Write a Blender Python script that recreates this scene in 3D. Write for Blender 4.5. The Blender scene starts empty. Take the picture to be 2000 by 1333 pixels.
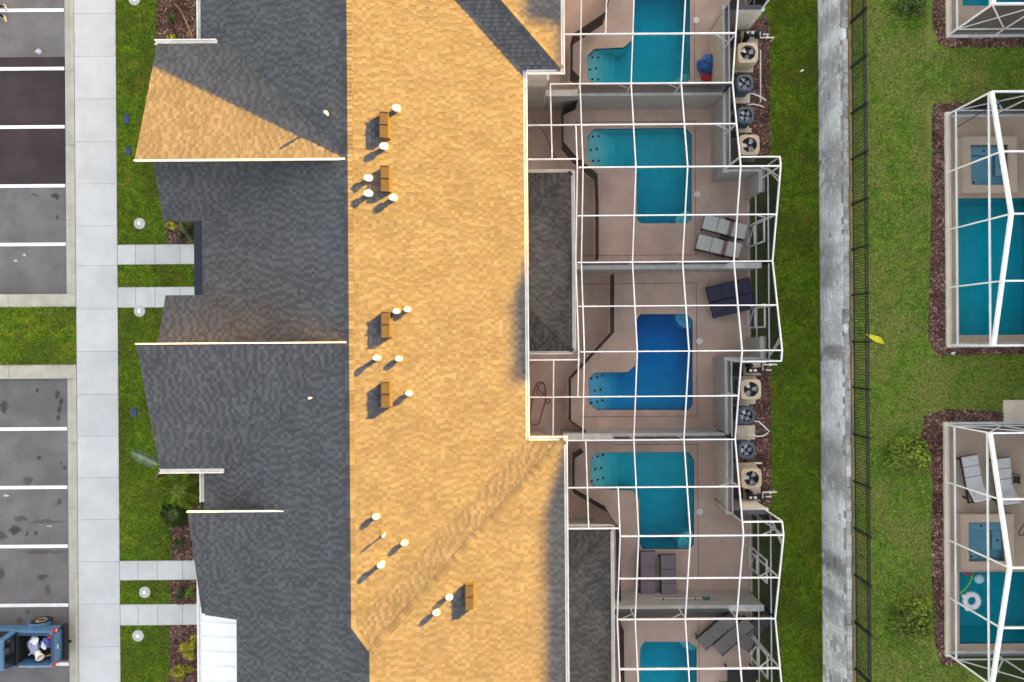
import bpy, bmesh, math, random
import numpy as np
from mathutils import Vector, Matrix
from mathutils.geometry import tessellate_polygon

random.seed(7)
RNG = np.random.default_rng(11)
R = math.radians
scene = bpy.context.scene
COL = scene.collection

# ------------------------------------------------------------------ camera, sky, sun, exposure
H_CAM = 30.0
FPX = 1333.0                                  # focal length in photo pixels (24 mm on a 36 mm sensor, 2000 px wide)
ROLL = 0.0075
cam_d = bpy.data.cameras.new('camera'); cam = bpy.data.objects.new('camera', cam_d); COL.objects.link(cam)
cam_d.sensor_width = 36; cam_d.lens = 24; cam_d.clip_end = 2000; cam_d.clip_start = 0.5
cam.location = (0, 0, H_CAM); cam.rotation_euler = (0, 0, -ROLL)
scene.camera = cam

SUN_ELEV, SUN_AZ = R(7.9), R(36)              # azimuth measured from +X (east) towards +Y
S_DIR = Vector((math.cos(SUN_ELEV) * math.cos(SUN_AZ), math.cos(SUN_ELEV) * math.sin(SUN_AZ), math.sin(SUN_ELEV)))
world = bpy.data.worlds.new('World'); scene.world = world; world.use_nodes = True
wn = world.node_tree.nodes; wl = world.node_tree.links
bg = wn['Background']; sky = wn.new('ShaderNodeTexSky')
sky.sky_type = 'NISHITA'; sky.sun_disc = False; sky.sun_elevation = SUN_ELEV; sky.sun_rotation = R(90) - SUN_AZ
sky.air_density = 0.8; sky.dust_density = 1.2; sky.ozone_density = 0.6
hs = wn.new('ShaderNodeHueSaturation'); hs.inputs['Saturation'].default_value = 0.80
wb = wn.new('ShaderNodeMix'); wb.data_type = 'RGBA'; wb.blend_type = 'MULTIPLY'; wb.inputs[0].default_value = 1.0   # the camera's white balance
wb.inputs[7].default_value = (1.0, 0.81, 0.65, 1)
wl.new(sky.outputs[0], hs.inputs['Color']); wl.new(hs.outputs[0], wb.inputs[6]); wl.new(wb.outputs[2], bg.inputs['Color'])
bg.inputs['Strength'].default_value = 0.077
sun_d = bpy.data.lights.new('sun', 'SUN'); sun = bpy.data.objects.new('sun', sun_d); COL.objects.link(sun)
sun_d.energy = 5.0; sun_d.angle = R(0.53); sun_d.color = (1.0, 0.45, 0.015)
sun.rotation_euler = S_DIR.to_track_quat('Z', 'Y').to_euler(); sun.location = (60, 30, 40)
vs = scene.view_settings
vs.view_transform = 'Standard'; vs.look = 'None'; vs.exposure = 4.26; vs.gamma = 1.0; vs.use_curve_mapping = False
scene.render.engine = 'CYCLES'
cy = scene.cycles
cy.use_denoising = True; cy.max_bounces = 6; cy.diffuse_bounces = 3; cy.glossy_bounces = 2
cy.transmission_bounces = 4; cy.transparent_max_bounces = 20; cy.volume_bounces = 0
cy.caustics_reflective = False; cy.caustics_refractive = False

# ------------------------------------------------------------------ pixel -> place (height from what the thing touches)
CR, SR = math.cos(ROLL), math.sin(ROLL)
def P(px, py, z=0.0):
    u, w = px - 1000.0, 666.5 - py
    k = (H_CAM - z) / FPX
    return Vector(((CR * u + SR * w) * k, (-SR * u + CR * w) * k, z))
def PX(px, py=667, z=0): return P(px, py, z).x

# ------------------------------------------------------------------ materials
XRW0 = 0.0      # the wall's own origin lies on its face
MATS = {}
def nodes_of(name):
    m = bpy.data.materials.new(name); m.use_nodes = True
    return m, m.node_tree.nodes, m.node_tree.links
def noise(n, l, co, scale, detail=4, rough=.6, dist=0):
    t = n.new('ShaderNodeTexNoise'); t.inputs['Scale'].default_value = scale
    t.inputs['Detail'].default_value = detail; t.inputs['Roughness'].default_value = rough
    t.inputs['Distortion'].default_value = dist
    l.new(co, t.inputs['Vector']); return t.outputs['Fac']
def mixc(n, l, fac, a, b, mode='MIX'):
    t = n.new('ShaderNodeMix'); t.data_type = 'RGBA'; t.blend_type = mode
    for s, v in ((t.inputs['Factor'], fac), (t.inputs['A'], a), (t.inputs['B'], b)):
        if s.type == 'RGBA' and isinstance(v, tuple): v = (*v[:3], 1)
        if hasattr(v, 'is_output'): l.new(v, s)
        else: s.default_value = v
    return t.outputs['Result']
def fix_mix(t): pass
def ramp(n, l, fac, lo, hi):
    t = n.new('ShaderNodeMapRange'); t.interpolation_type = 'SMOOTHSTEP'
    t.inputs['From Min'].default_value = lo; t.inputs['From Max'].default_value = hi
    l.new(fac, t.inputs['Value']); return t.outputs['Result']
def math_(n, l, op, a, b=0.0):
    t = n.new('ShaderNodeMath'); t.operation = op
    for s, v in ((t.inputs[0], a), (t.inputs[1], b)):
        if hasattr(v, 'is_output'): l.new(v, s)
        else: s.default_value = v
    return t.outputs[0]
class _C: pass
def mixsel(n, l, fac, a, b, mode='MIX'):
    t = n.new('ShaderNodeMix'); t.data_type = 'RGBA'; t.blend_type = mode
    f = t.inputs[0]; A = t.inputs[6]; B = t.inputs[7]
    for s, v in ((f, fac), (A, a), (B, b)):
        if hasattr(v, 'is_output'): l.new(v, s)
        elif s is f: s.default_value = v
        else: s.default_value = (*v[:3], 1)
    return t.outputs[2]
def scalec(c, k): return tuple(min(1, x * k) for x in c)
def coords(n): return n.new('ShaderNodeTexCoord').outputs['Object']

def M(name, col, rough=.6, var=.12, scale=6.0, fine=60.0, fvar=.08, metal=0, bump=0.0, bscale=80, tone=False, rnd=0.0,
      spots=None, spotcol=None, spec=.35, col2=None, coat=0):
    if name in MATS: return MATS[name]
    m, n, l = nodes_of(name); b = n['Principled BSDF']; co = coords(n)
    f1 = noise(n, l, co, scale, 5); f2 = noise(n, l, co, fine, 3)
    c = mixsel(n, l, ramp(n, l, f1, .3, .7), scalec(col, 1 - var), scalec(col2 or col, 1 + var))
    c = mixsel(n, l, 1.0, c, mixsel(n, l, f2, (1 - fvar * 2,) * 3, (1 + fvar * 2,) * 3), 'MULTIPLY') if fvar else c
    if tone:
        a = n.new('ShaderNodeAttribute'); a.attribute_name = 'tone'
        c = mixsel(n, l, 1.0, c, a.outputs['Color'], 'MULTIPLY')
    if rnd:
        oi = n.new('ShaderNodeObjectInfo'); mr = n.new('ShaderNodeMapRange')
        mr.inputs['To Min'].default_value = 1 - rnd; mr.inputs['To Max'].default_value = 1 + rnd
        l.new(oi.outputs['Random'], mr.inputs['Value'])
        cb = n.new('ShaderNodeCombineColor')
        for i in range(3): l.new(mr.outputs[0], cb.inputs[i])
        c = mixsel(n, l, 1.0, c, cb.outputs[0], 'MULTIPLY')
    if spots:
        w = n.new('ShaderNodeVectorMath'); w.operation = 'ADD'
        nz = n.new('ShaderNodeTexNoise'); nz.inputs['Scale'].default_value = 3.5; l.new(co, nz.inputs['Vector'])
        sc = n.new('ShaderNodeVectorMath'); sc.operation = 'MULTIPLY_ADD'
        l.new(nz.outputs['Color'], sc.inputs[0]); sc.inputs[1].default_value = (.35,) * 3; sc.inputs[2].default_value = (-.175,) * 3
        l.new(co, w.inputs[0]); l.new(sc.outputs[0], w.inputs[1])
        tot = None
        for (x, y, rx, ry, k) in spots:
            s = n.new('ShaderNodeVectorMath'); s.operation = 'SUBTRACT'; l.new(w.outputs[0], s.inputs[0]); s.inputs[1].default_value = (x, y, 0)
            d = n.new('ShaderNodeVectorMath'); d.operation = 'MULTIPLY'; l.new(s.outputs[0], d.inputs[0]); d.inputs[1].default_value = (1 / rx, 1 / ry, 0)
            e = n.new('ShaderNodeVectorMath'); e.operation = 'LENGTH'; l.new(d.outputs[0], e.inputs[0])
            mr = n.new('ShaderNodeMapRange'); mr.interpolation_type = 'SMOOTHSTEP'
            mr.inputs['From Min'].default_value = 1.25; mr.inputs['From Max'].default_value = .55
            mr.inputs['To Max'].default_value = k; l.new(e.outputs['Value'], mr.inputs['Value'])
            tot = mr.outputs[0] if tot is None else math_(n, l, 'MAXIMUM', tot, mr.outputs[0])
        c = mixsel(n, l, tot, c, spotcol)
    l.new(c, b.inputs['Base Color'])
    b.inputs['Roughness'].default_value = rough; b.inputs['Metallic'].default_value = metal
    b.inputs['Specular IOR Level'].default_value = spec; b.inputs['Coat Weight'].default_value = coat
    if bump:
        bp = n.new('ShaderNodeBump'); bp.inputs['Strength'].default_value = bump; bp.inputs['Distance'].default_value = .02
        l.new(noise(n, l, co, bscale, 4), bp.inputs['Height']); l.new(bp.outputs[0], b.inputs['Normal'])
    MATS[name] = m; return m

def grass_mat(name, stops, dry, drylo=.52, dryhi=.72, tone=False):
    m, n, l = nodes_of(name); b = n['Principled BSDF']; co = coords(n)
    f1 = noise(n, l, co, .55, 4); f2 = noise(n, l, co, 3.2, 6, .75, .6); f3 = noise(n, l, co, 11, 5, .85); f4 = noise(n, l, co, .9, 7, .78, 1.4)
    c = mixsel(n, l, ramp(n, l, f2, .32, .68), stops[0], stops[1])
    c = mixsel(n, l, ramp(n, l, f1, .42, .62), c, stops[2])
    c = mixsel(n, l, math_(n, l, 'MULTIPLY', ramp(n, l, f4, drylo, dryhi), .75), c, dry)
    c = mixsel(n, l, 1.0, c, mixsel(n, l, ramp(n, l, f3, .28, .72), (.40,) * 3, (1.6,) * 3), 'MULTIPLY')
    if tone:
        a = n.new('ShaderNodeAttribute'); a.attribute_name = 'tone'
        c = mixsel(n, l, 1.0, c, a.outputs['Color'], 'MULTIPLY')
    l.new(c, b.inputs['Base Color']); b.inputs['Roughness'].default_value = .8; b.inputs['Specular IOR Level'].default_value = .15
    bp = n.new('ShaderNodeBump'); bp.inputs['Strength'].default_value = .6; bp.inputs['Distance'].default_value = .05
    l.new(f3, bp.inputs['Height']); l.new(bp.outputs[0], b.inputs['Normal'])
    MATS[name] = m; return m

def screen_mat(name, opacity, col=(.006, .006, .007)):
    m, n, l = nodes_of(name); n.remove(n['Principled BSDF']); out = n['Material Output']
    t = n.new('ShaderNodeBsdfTransparent'); d = n.new('ShaderNodeBsdfDiffuse'); d.inputs['Color'].default_value = (*col, 1)
    mx = n.new('ShaderNodeMixShader'); mx.inputs[0].default_value = opacity
    l.new(t.outputs[0], mx.inputs[1]); l.new(d.outputs[0], mx.inputs[2]); l.new(mx.outputs[0], out.inputs['Surface'])
    MATS[name] = m; return m

def water_mat(name, absorb, dens):
    m, n, l = nodes_of(name); n.remove(n['Principled BSDF']); out = n['Material Output']; co = coords(n)
    t = n.new('ShaderNodeBsdfTransparent'); g = n.new('ShaderNodeBsdfGlossy'); g.inputs['Roughness'].default_value = .06
    bp = n.new('ShaderNodeBump'); bp.inputs['Strength'].default_value = .12; bp.inputs['Distance'].default_value = .03
    l.new(noise(n, l, co, 5, 3), bp.inputs['Height']); l.new(bp.outputs[0], g.inputs['Normal'])
    fr = n.new('ShaderNodeFresnel'); fr.inputs['IOR'].default_value = 1.2
    mx = n.new('ShaderNodeMixShader'); l.new(fr.outputs[0], mx.inputs[0]); l.new(t.outputs[0], mx.inputs[1]); l.new(g.outputs[0], mx.inputs[2])
    l.new(mx.outputs[0], out.inputs['Surface'])
    v = n.new('ShaderNodeVolumeAbsorption'); v.inputs['Color'].default_value = (*absorb, 1); v.inputs['Density'].default_value = dens
    l.new(v.outputs[0], out.inputs['Volume'])
    MATS[name] = m; return m

GREENS = ((.045, .110, .006), (.155, .225, .010), (.075, .115, .010))
grass_mat('lawn', GREENS, (.17, .14, .02), .52, .70)
grass_mat('lawn_upper', ((.070, .140, .014), (.165, .245, .032), (.165, .195, .04)), (.25, .20, .06), .50, .72)
grass_mat('blades', ((.065, .145, .006), (.21, .28, .010), (.105, .155, .010)), (.30, .25, .03), .50, .68, True)
grass_mat('blades_upper', ((.09, .165, .014), (.21, .29, .035), (.20, .235, .05)), (.36, .29, .09), .50, .72, True)
M('shingle', (.068, .072, .080), .9, .10, 1.2, 90, .14, tone=True, spec=.15, bump=.5, bscale=160)
M('shingle_low', (.060, .060, .060), .9, .22, 2.2, 90, .16, tone=True, spec=.15, bump=.5, bscale=160)
M('roof_deck', (.05, .05, .055), .9)
M('white_metal', (.70, .70, .71), .4, .10, 2, 30, .05, spec=.5)
M('gutter_white', (.74, .72, .69), .45, .10, 2, 25, .05)
M('trim_white', (.76, .72, .68), .5, .06)
M('canopy_white', (.80, .81, .82), .4, .03, 2, 30, .01)
M('canopy_navy', (.008, .012, .035), .5, .2)
M('stucco', (.42, .40, .37), .85, .08, 2, 70, .07, bump=.3)
M('stucco_cap', (.55, .55, .55), .8, .14, 3, 40, .07)
M('stucco_cream', (.60, .53, .44), .85, .08, 2, 70, .05)
M('house_wall', (.50, .45, .38), .85, .08, 1.5, 60, .05)
M('concrete', (.50, .50, .505), .85, .07, .9, 90, .05, rnd=.05, bump=.2, bscale=200)
M('kerb', (.40, .375, .32), .85, .12, 1.3, 80, .08, bump=.2)
M('pad', (.50, .44, .34), .85, .12, 3, 70, .08)
M('deck', (.60, .445, .37), .8, .12, .8, 40, .09, bump=.25, bscale=220)
M('deck_tan', (.46, .36, .28), .8, .10, 1.1, 110, .10, bump=.25, bscale=220)
M('joint', (.17, .13, .11), .9)
M('paint_white', (.78, .78, .79), .7, .08, 4, 60, .08)
M('mulch', (.050, .022, .016), .95, .35, 4, 60, .3)
M('mulch_chip', (.12, .055, .042), .9, .2, 1.2, 40, .2, tone=True, col2=(.17, .095, .078))
M('basin', (.58, .90, .95), .7, .07, 2.2, 14, .06)
M('basin_blue', (.40, .76, .95), .7, .07, 2.2, 14, .06)
M('tile_dark', (.02, .05, .09), .4)
M('black', (.012, .012, .014), .5, .2)
M('black_metal', (.010, .011, .012), .45, .2)
M('mesh_dark', (.02, .018, .017), .7)
M('ac_beige', (.52, .43, .30), .6, .10, 5, 30, .05, rnd=.12)
M('ac_navy', (.055, .085, .115), .55, .1, rnd=.25)
M('fan_blade', (.45, .46, .50), .3, .1, metal=.6)
M('pvc', (.72, .70, .66), .5, .08)
M('soil', (.24, .22, .19), .95, .3, .7, 22, .35, col2=(.27, .18, .06))
wsp = random.Random(5)
M('wall_block', (.76, .775, .81), .9, .20, .9, 18, .18, tone=True, bump=.4, spots=[(XRW0 + wsp.choice((-.05, -.02, .03, .08)), wsp.uniform(-15, 15), wsp.uniform(.05, .12), wsp.uniform(.3, 1.3), wsp.uniform(.2, .55)) for _ in range(20)], spotcol=(.10, .08, .075))
M('wall_cap', (.36, .35, .33), .9, .35, 2.2, 30, .2, rnd=.22, bump=.4)
M('rubber', (.012, .012, .012), .85, .2)
M('glass_dark', (.010, .012, .016), .08, .1, spec=.7)
M('truck_blue', (.045, .135, .27), .28, .04, 2, 0, 0, spec=.6, coat=.6)
M('red_lens', (.55, .015, .03), .25, .1)
M('rim', (.32, .24, .16), .4, .2, metal=.5)
M('leaf', (.125, .185, .012), .7, .3, 3, 30, .1, tone=True)
M('leaf_yellow', (.36, .34, .012), .7, .25, 3, 30, .1, tone=True)
M('leaf_dark', (.05, .085, .012), .7, .3, 3, 30, .1, tone=True)
M('leaf_pale', (.20, .26, .16), .7, .2, 3, 30, .1, tone=True)
M('frond_dead', (.42, .22, .06), .8, .2)
M('bark', (.10, .07, .045), .9, .3)
M('yellow', (.62, .56, .01), .6, .15)
M('blue_plastic', (.03, .05, .15), .5, .15)
M('blue_float', (.015, .13, .42), .3, .25, 5)
M('red_plastic', (.50, .02, .035), .4, .1)
M('orange_hose', (.36, .055, .015), .5, .1)
M('green_foam', (.20, .48, .04), .6, .1)
M('teal_plastic', (.01, .16, .16), .5, .1)
M('cushion_white', (.62, .64, .62), .85, .06, 5, 90, .05)
M('cushion_navy', (.045, .048, .095), .85, .12, 5, 90, .08)
M('cushion_mauve', (.215, .185, .215), .85, .08, 5, 90, .06)
M('cushion_grey', (.56, .55, .57), .85, .06, 5, 90, .05)
M('sling_grey', (.22, .20, .20), .8, .1)
M('wicker', (.025, .020, .020), .7, .3, 20)
M('stripe_red', (.20, .06, .07), .8, .2)
M('float_white', (.72, .73, .80), .4, .04)
M('cloth_white', (.70, .72, .78), .85, .1)
M('cloth_blue', (.10, .12, .38), .8, .3)
M('tarp_grey', (.34, .37, .50), .7, .2)
M('skin', (.48, .28, .19), .6, .05)
M('trousers', (.015, .015, .018), .85, .2)
M('shirt', (.10, .11, .14), .85, .2)
M('shoe_tan', (.50, .42, .32), .7, .1)
M('hair', (.03, .018, .010), .6, .2)
M('vent_white', (.80, .79, .77), .5, .03)
M('box_vent', (.030, .028, .027), .95, .1, spec=.05)
M('cleanout', (.46, .45, .45), .85, .2, 9, 50, .12)
screen_mat('screen', .24, (.012, .012, .014))
screen_mat('screen_light', .18)
screen_mat('screen_side', .72, (.012, .012, .020))
screen_mat('child_mesh', .86, (.012, .011, .011))
water_mat('water_teal', (.0, .89, .945), 1.75)
water_mat('water_blue', (.0, .80, .955), 1.8)
water_mat('water_right', (.0, .91, .945), 1.8)

def lin(v): return tuple(v)
# asphalt with oil drips and pale scuffs, the newer dark surfacing on three bays
def pxs(lst, k): return [(*P(a, b, -.12).xy, r * .0225, q * .0225, kk * k) for a, b, r, q, kk in lst]
oil = pxs([(8, 795, 9, 15, .8), (73, 763, 5, 5, .8), (112, 770, 4, 9, .8), (119, 785, 4, 9, .8), (115, 800, 4, 8, .8), (113, 817, 5, 5, .8),
           (77, 894, 6, 6, .8), (55, 938, 9, 9, .6), (125, 915, 5, 5, .7), (118, 902, 3, 3, .8), (115, 981, 7, 7, .6), (30, 1036, 13, 10, .9),
           (53, 1043, 6, 6, .7), (70, 1042, 5, 5, .7), (4, 1046, 12, 9, .7), (40, 1014, 13, 6, .6), (90, 1019, 40, 4, .5), (82, 1127, 12, 6, .7),
           (95, 1153, 6, 9, .5), (2, 1120, 8, 10, .7), (38, 1212, 8, 6, .5), (55, 1195, 6, 6, .5), (85, 1078, 45, 4, .5), (110, 383, 9, 6, .9), (70, 381, 7, 4, .5),
           (114, 425, 3, 6, .8)], 1)
M('asphalt', (.134, .127, .131), .9, .20, .6, 28, .14, bump=.3, bscale=250, spots=oil, spotcol=(.035, .028, .032))
MATS_spot_l = pxs([(76, 101, 8, 7, .9), (45, 510, 22, 10, .35), (30, 440, 14, 25, .3), (120, 537, 6, 4, .4), (50, 568, 8, 3, .5)], 1)
M('asphalt_dark', (.036, .024, .028), .9, .22, .8, 140, .18, bump=.3, bscale=250,
  spots=[(*P(70, 225, -.12).xy, 1.0, .35, .25), (*P(40, 320, -.12).xy, .8, .5, .2), (*P(20, 170, -.12).xy, .6, .5, .2)], spotcol=(.075, .062, .070))
M('pale_scuff', (.42, .42, .48), .9, .1)

# ------------------------------------------------------------------ mesh builder
ORG = {}
class MB:
    def __init__(s): s.v = []; s.f = []; s.t = []
    def poly(s, pts, tone=1.0):
        b = len(s.v); s.v += [tuple(p) for p in pts]; s.f.append(tuple(range(b, b + len(pts)))); s.t.append(tone); return s
    def _hex(s, c, tone=1.0):
        b = len(s.v); s.v += [tuple(p) for p in c]
        for q in ((0, 3, 2, 1), (4, 5, 6, 7), (0, 1, 5, 4), (1, 2, 6, 5), (2, 3, 7, 6), (3, 0, 4, 7)):
            s.f.append(tuple(b + i for i in q)); s.t.append(tone)
        return s
    def box(s, x0, x1, y0, y1, z0, z1, tone=1.0):
        return s._hex([(x0, y0, z0), (x1, y0, z0), (x1, y1, z0), (x0, y1, z0), (x0, y0, z1), (x1, y0, z1), (x1, y1, z1), (x0, y1, z1)], tone)
    def frustum(s, x0, x1, y0, y1, z0, X0, X1, Y0, Y1, z1):
        return s._hex([(x0, y0, z0), (x1, y0, z0), (x1, y1, z0), (x0, y1, z0), (X0, Y0, z1), (X1, Y0, z1), (X1, Y1, z1), (X0, Y1, z1)])
    def obox(s, c, l, rz=0, tone=1.0):
        c = Vector(c); a, b, h = l[0] / 2, l[1] / 2, l[2] / 2; ca, sa = math.cos(rz), math.sin(rz)
        pts = [(c.x + x * ca - y * sa, c.y + x * sa + y * ca, c.z + z) for z in (-h, h) for x, y in ((-a, -b), (a, -b), (a, b), (-a, b))]
        return s._hex(pts, tone)
    def beam(s, p, q, w, h=None):
        p, q = Vector(p), Vector(q); h = h or w; d = (q - p).normalized()
        side = d.cross(Vector((0, 0, 1)))
        if side.length < 1e-3: side = Vector((1, 0, 0))
        side.normalize(); up = side.cross(d).normalized()
        a, b = side * w / 2, up * h / 2
        return s._hex([p - a - b, p + a - b, p + a + b, p - a + b, q - a - b, q + a - b, q + a + b, q - a + b])
    def prism(s, poly, z0, z1, bottom=True):
        b = len(s.v); n = len(poly)
        area = sum(poly[i][0] * poly[(i + 1) % n][1] - poly[(i + 1) % n][0] * poly[i][1] for i in range(n))
        if area < 0: poly = poly[::-1]
        s.v += [(p[0], p[1], z0) for p in poly] + [(p[0], p[1], z1) for p in poly]
        for i in range(n):
            j = (i + 1) % n; s.f.append((b + i, b + j, b + n + j, b + n + i)); s.t.append(1.0)
        tris = tessellate_polygon([[Vector((p[0], p[1], 0)) for p in poly]])
        for t in tris:
            t = tuple(t); a = (Vector(poly[t[1]][:2]) - Vector(poly[t[0]][:2])).cross(Vector(poly[t[2]][:2]) - Vector(poly[t[0]][:2]))
            if a < 0: t = t[::-1]
            s.f.append(tuple(b + n + i for i in t)); s.t.append(1.0)
            if bottom: s.f.append(tuple(b + i for i in t[::-1])); s.t.append(1.0)
        return s
    def tube(s, pts, r, n=8, closed=False):
        pts = [Vector(p) for p in pts]; b = len(s.v); m = len(pts)
        rr = r if isinstance(r, (list, tuple)) else [r] * m
        prev = None
        for i, p in enumerate(pts):
            if closed: d = pts[(i + 1) % m] - pts[i - 1]
            else: d = pts[min(i + 1, m - 1)] - pts[max(i - 1, 0)]
            d.normalize()
            side = d.cross(Vector((0, 0, 1)))
            if side.length < 1e-2: side = d.cross(Vector((0, 1, 0)))
            side.normalize()
            if prev is not None and side.dot(prev) < 0: side = -side
            prev = side; up = side.cross(d)
            for k in range(n):
                a = 2 * math.pi * k / n; s.v.append(tuple(p + (side * math.cos(a) + up * math.sin(a)) * rr[i]))
        for i in range(m if closed else m - 1):
            for k in range(n):
                i2 = (i + 1) % m; k2 = (k + 1) % n
                s.f.append((b + i * n + k, b + i * n + k2, b + i2 * n + k2, b + i2 * n + k)); s.t.append(1.0)
        if not closed:
            s.f.append(tuple(b + k for k in range(n))[::-1]); s.f.append(tuple(b + (m - 1) * n + k for k in range(n))); s.t += [1.0, 1.0]
        return s
    def lathe(s, c, prof, n=20):
        c = Vector(c); b = len(s.v); m = len(prof)
        for r, z in prof:
            for k in range(n):
                a = 2 * math.pi * k / n; s.v.append((c.x + r * math.cos(a), c.y + r * math.sin(a), c.z + z))
        for i in range(m - 1):
            for k in range(n):
                k2 = (k + 1) % n; s.f.append((b + i * n + k, b + i * n + k2, b + (i + 1) * n + k2, b + (i + 1) * n + k)); s.t.append(1.0)
        s.f.append(tuple(b + k for k in range(n))[::-1]); s.f.append(tuple(b + (m - 1) * n + k for k in range(n))); s.t += [1.0, 1.0]
        return s
    def xf(s, mat):
        s.v = [tuple(mat @ Vector(p)) for p in s.v]; return s
    def build(s, name, mat, parent=None, bevel=0.0, smooth=False, tone=False, subsurf=0):
        org = ORG.get(parent.name, Vector()) if parent else Vector()
        me = bpy.data.meshes.new(name)
        me.from_pydata([(x - org.x, y - org.y, z - org.z) for x, y, z in s.v], [], s.f)
        if tone:
            a = me.attributes.new('tone', 'FLOAT', 'FACE'); a.data.foreach_set('value', np.array(s.t, dtype=np.float32))
        me.materials.append(MATS[mat]); me.validate(); me.update()
        o = bpy.data.objects.new(name, me); COL.objects.link(o)
        if parent: o.parent = parent
        ORG[o.name] = org
        if smooth:
            me.polygons.foreach_set('use_smooth', [True] * len(me.polygons))
        if bevel:
            md = o.modifiers.new('bevel', 'BEVEL'); md.width = bevel; md.segments = 2; md.limit_method = 'ANGLE'
        if subsurf:
            md = o.modifiers.new('sub', 'SUBSURF'); md.levels = subsurf; md.render_levels = subsurf
        return o
def tag(o, label, cat, group=None, kind=None):
    if label: o['label'] = label
    if cat: o['category'] = cat
    if group: o['group'] = group
    if kind: o['kind'] = kind
    return o
def thing(name, loc, label, cat, group=None):
    o = bpy.data.objects.new(name, None); COL.objects.link(o); o.location = loc; o.empty_display_size = .2
    ORG[o.name] = Vector(loc); return tag(o, label, cat, group)
def struct(name, mb, mat, **k):
    o = mb.build(name, mat, **k); o['kind'] = 'structure'; return o
def share(o, parent, offset, name=None):
    c = o.copy(); COL.objects.link(c); c.parent = parent; c.location = offset; ORG[c.name] = ORG.get(parent.name, Vector()) if parent else Vector()
    return c
def clip(poly, a, b):
    """part of poly left of the directed line a->b"""
    out = []; n = len(poly)
    sd = lambda p: (b[0] - a[0]) * (p[1] - a[1]) - (b[1] - a[1]) * (p[0] - a[0])
    for i in range(n):
        p, q = poly[i], poly[(i + 1) % n]; sp, sq = sd(p), sd(q)
        if sp >= 0: out.append(p)
        if (sp > 0 and sq < 0) or (sp < 0 and sq > 0):
            t = sp / (sp - sq); out.append((p[0] + t * (q[0] - p[0]), p[1] + t * (q[1] - p[1])))
    return out
def ccw(poly):
    a = sum(poly[i][0] * poly[(i + 1) % len(poly)][1] - poly[(i + 1) % len(poly)][0] * poly[i][1] for i in range(len(poly)))
    return list(poly) if a > 0 else list(poly)[::-1]
def holed(mb, outer, holes, z):
    loops = [[Vector((*p, 0)) for p in outer]] + [[Vector((*p, 0)) for p in h] for h in holes]
    flat = [p for lp in loops for p in lp]
    for t in tessellate_polygon(loops):
        a, b_, c = (flat[i] for i in t)
        if (b_ - a).cross(c - a).z < 0: b_, c = c, b_
        mb.poly([(a.x, a.y, z), (b_.x, b_.y, z), (c.x, c.y, z)])
    return mb

# ------------------------------------------------------------------ ground
XKERB, XW0, XW1 = -19.62, -19.12, -17.30           # kerb face, sidewalk edges
XRW = 13.62                                        # retaining wall
ZU = 2.0                                           # upper terrace
BIG = 260
g = MB()
def flat(mb, x0, x1, y0, y1, z): mb.poly([(x0, y0, z), (x1, y0, z), (x1, y1, z), (x0, y1, z)])
HX0, HX1, HY0, HY1 = .2, 8.9, -17.9, 17.1          # the courtyards (decks and pools lie here)
flat(g, XW0, HX0, -40, 40, 0); flat(g, HX1, XRW + .25, -40, 40, 0); flat(g, HX0, HX1, -40, HY0, 0); flat(g, HX0, HX1, HY1, 40, 0)
flat(g, -BIG, XRW + .25, 40, BIG, 0); flat(g, -BIG, XRW + .25, -BIG, -40, 0); flat(g, -BIG, -70, -40, 40, 0)
struct('ground', g, 'lawn')
UP_HOLES = [(18.0, 22.3, -.1, 9.0), (18.0, 22.3, -12.75, -3.75), (18.2, 22.3, 12.5, 21)]
g = MB(); flat(g, XRW + .2, 18.0, -BIG, BIG, ZU); flat(g, 22.3, BIG, -BIG, BIG, ZU)
ys = [-BIG, -12.75, -3.75, -.1, 9.0, 12.5, 21, BIG]
for i in (0, 2, 4, 6): flat(g, 18.0, 22.3, ys[i], ys[i + 1], ZU)
struct('upper_lawn', g, 'lawn_upper')

pk = MB(); flat(pk, -70, XKERB, -40, 40, -.12); pk.poly([(-70, -40, -.12), (-70, 40, -.12), (-70, 40, 0), (-70, -40, 0)])
park = struct('parking_lot', pk, 'asphalt')
Y_D0, Y_D1 = P(60, 110).y, P(60, 363).y
d = MB(); flat(d, -29, XKERB - .003, Y_D1, Y_D0, -.116); dk = d.build('resurfaced_bay', 'asphalt_dark', park)
bay_y = [14.75, 12.17, 9.6, 7.0, 4.42, -3.72, -6.3, -8.9, -11.5, -14.1]
for y in bay_y:
    y0, y1 = y - .075, y + .075
    mb = MB().box(-25.2 + random.uniform(-.05, .05), XKERB - .04, y0, y1, -.114, -.108)
    tag(mb.build('bay_line', 'paint_white', park), None, None)
for (px, py, rx, ry) in ((76, 101, 8, 6), (31, 510, 5, 3), (48, 498, 4, 3), (12, 968, 9, 3), (96, 1028, 6, 2)):
    c = P(px, py, -.11); n = 11
    pts = [(c.x + math.cos(2 * math.pi * i / n) * rx * .0225 * random.uniform(.45, 1.1), c.y + math.sin(2 * math.pi * i / n) * ry * .0225 * random.uniform(.45, 1.1)) for i in range(n)]
    MB().prism(pts, -.1145, -.1125).build('scuff', 'pale_scuff', park)
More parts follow.
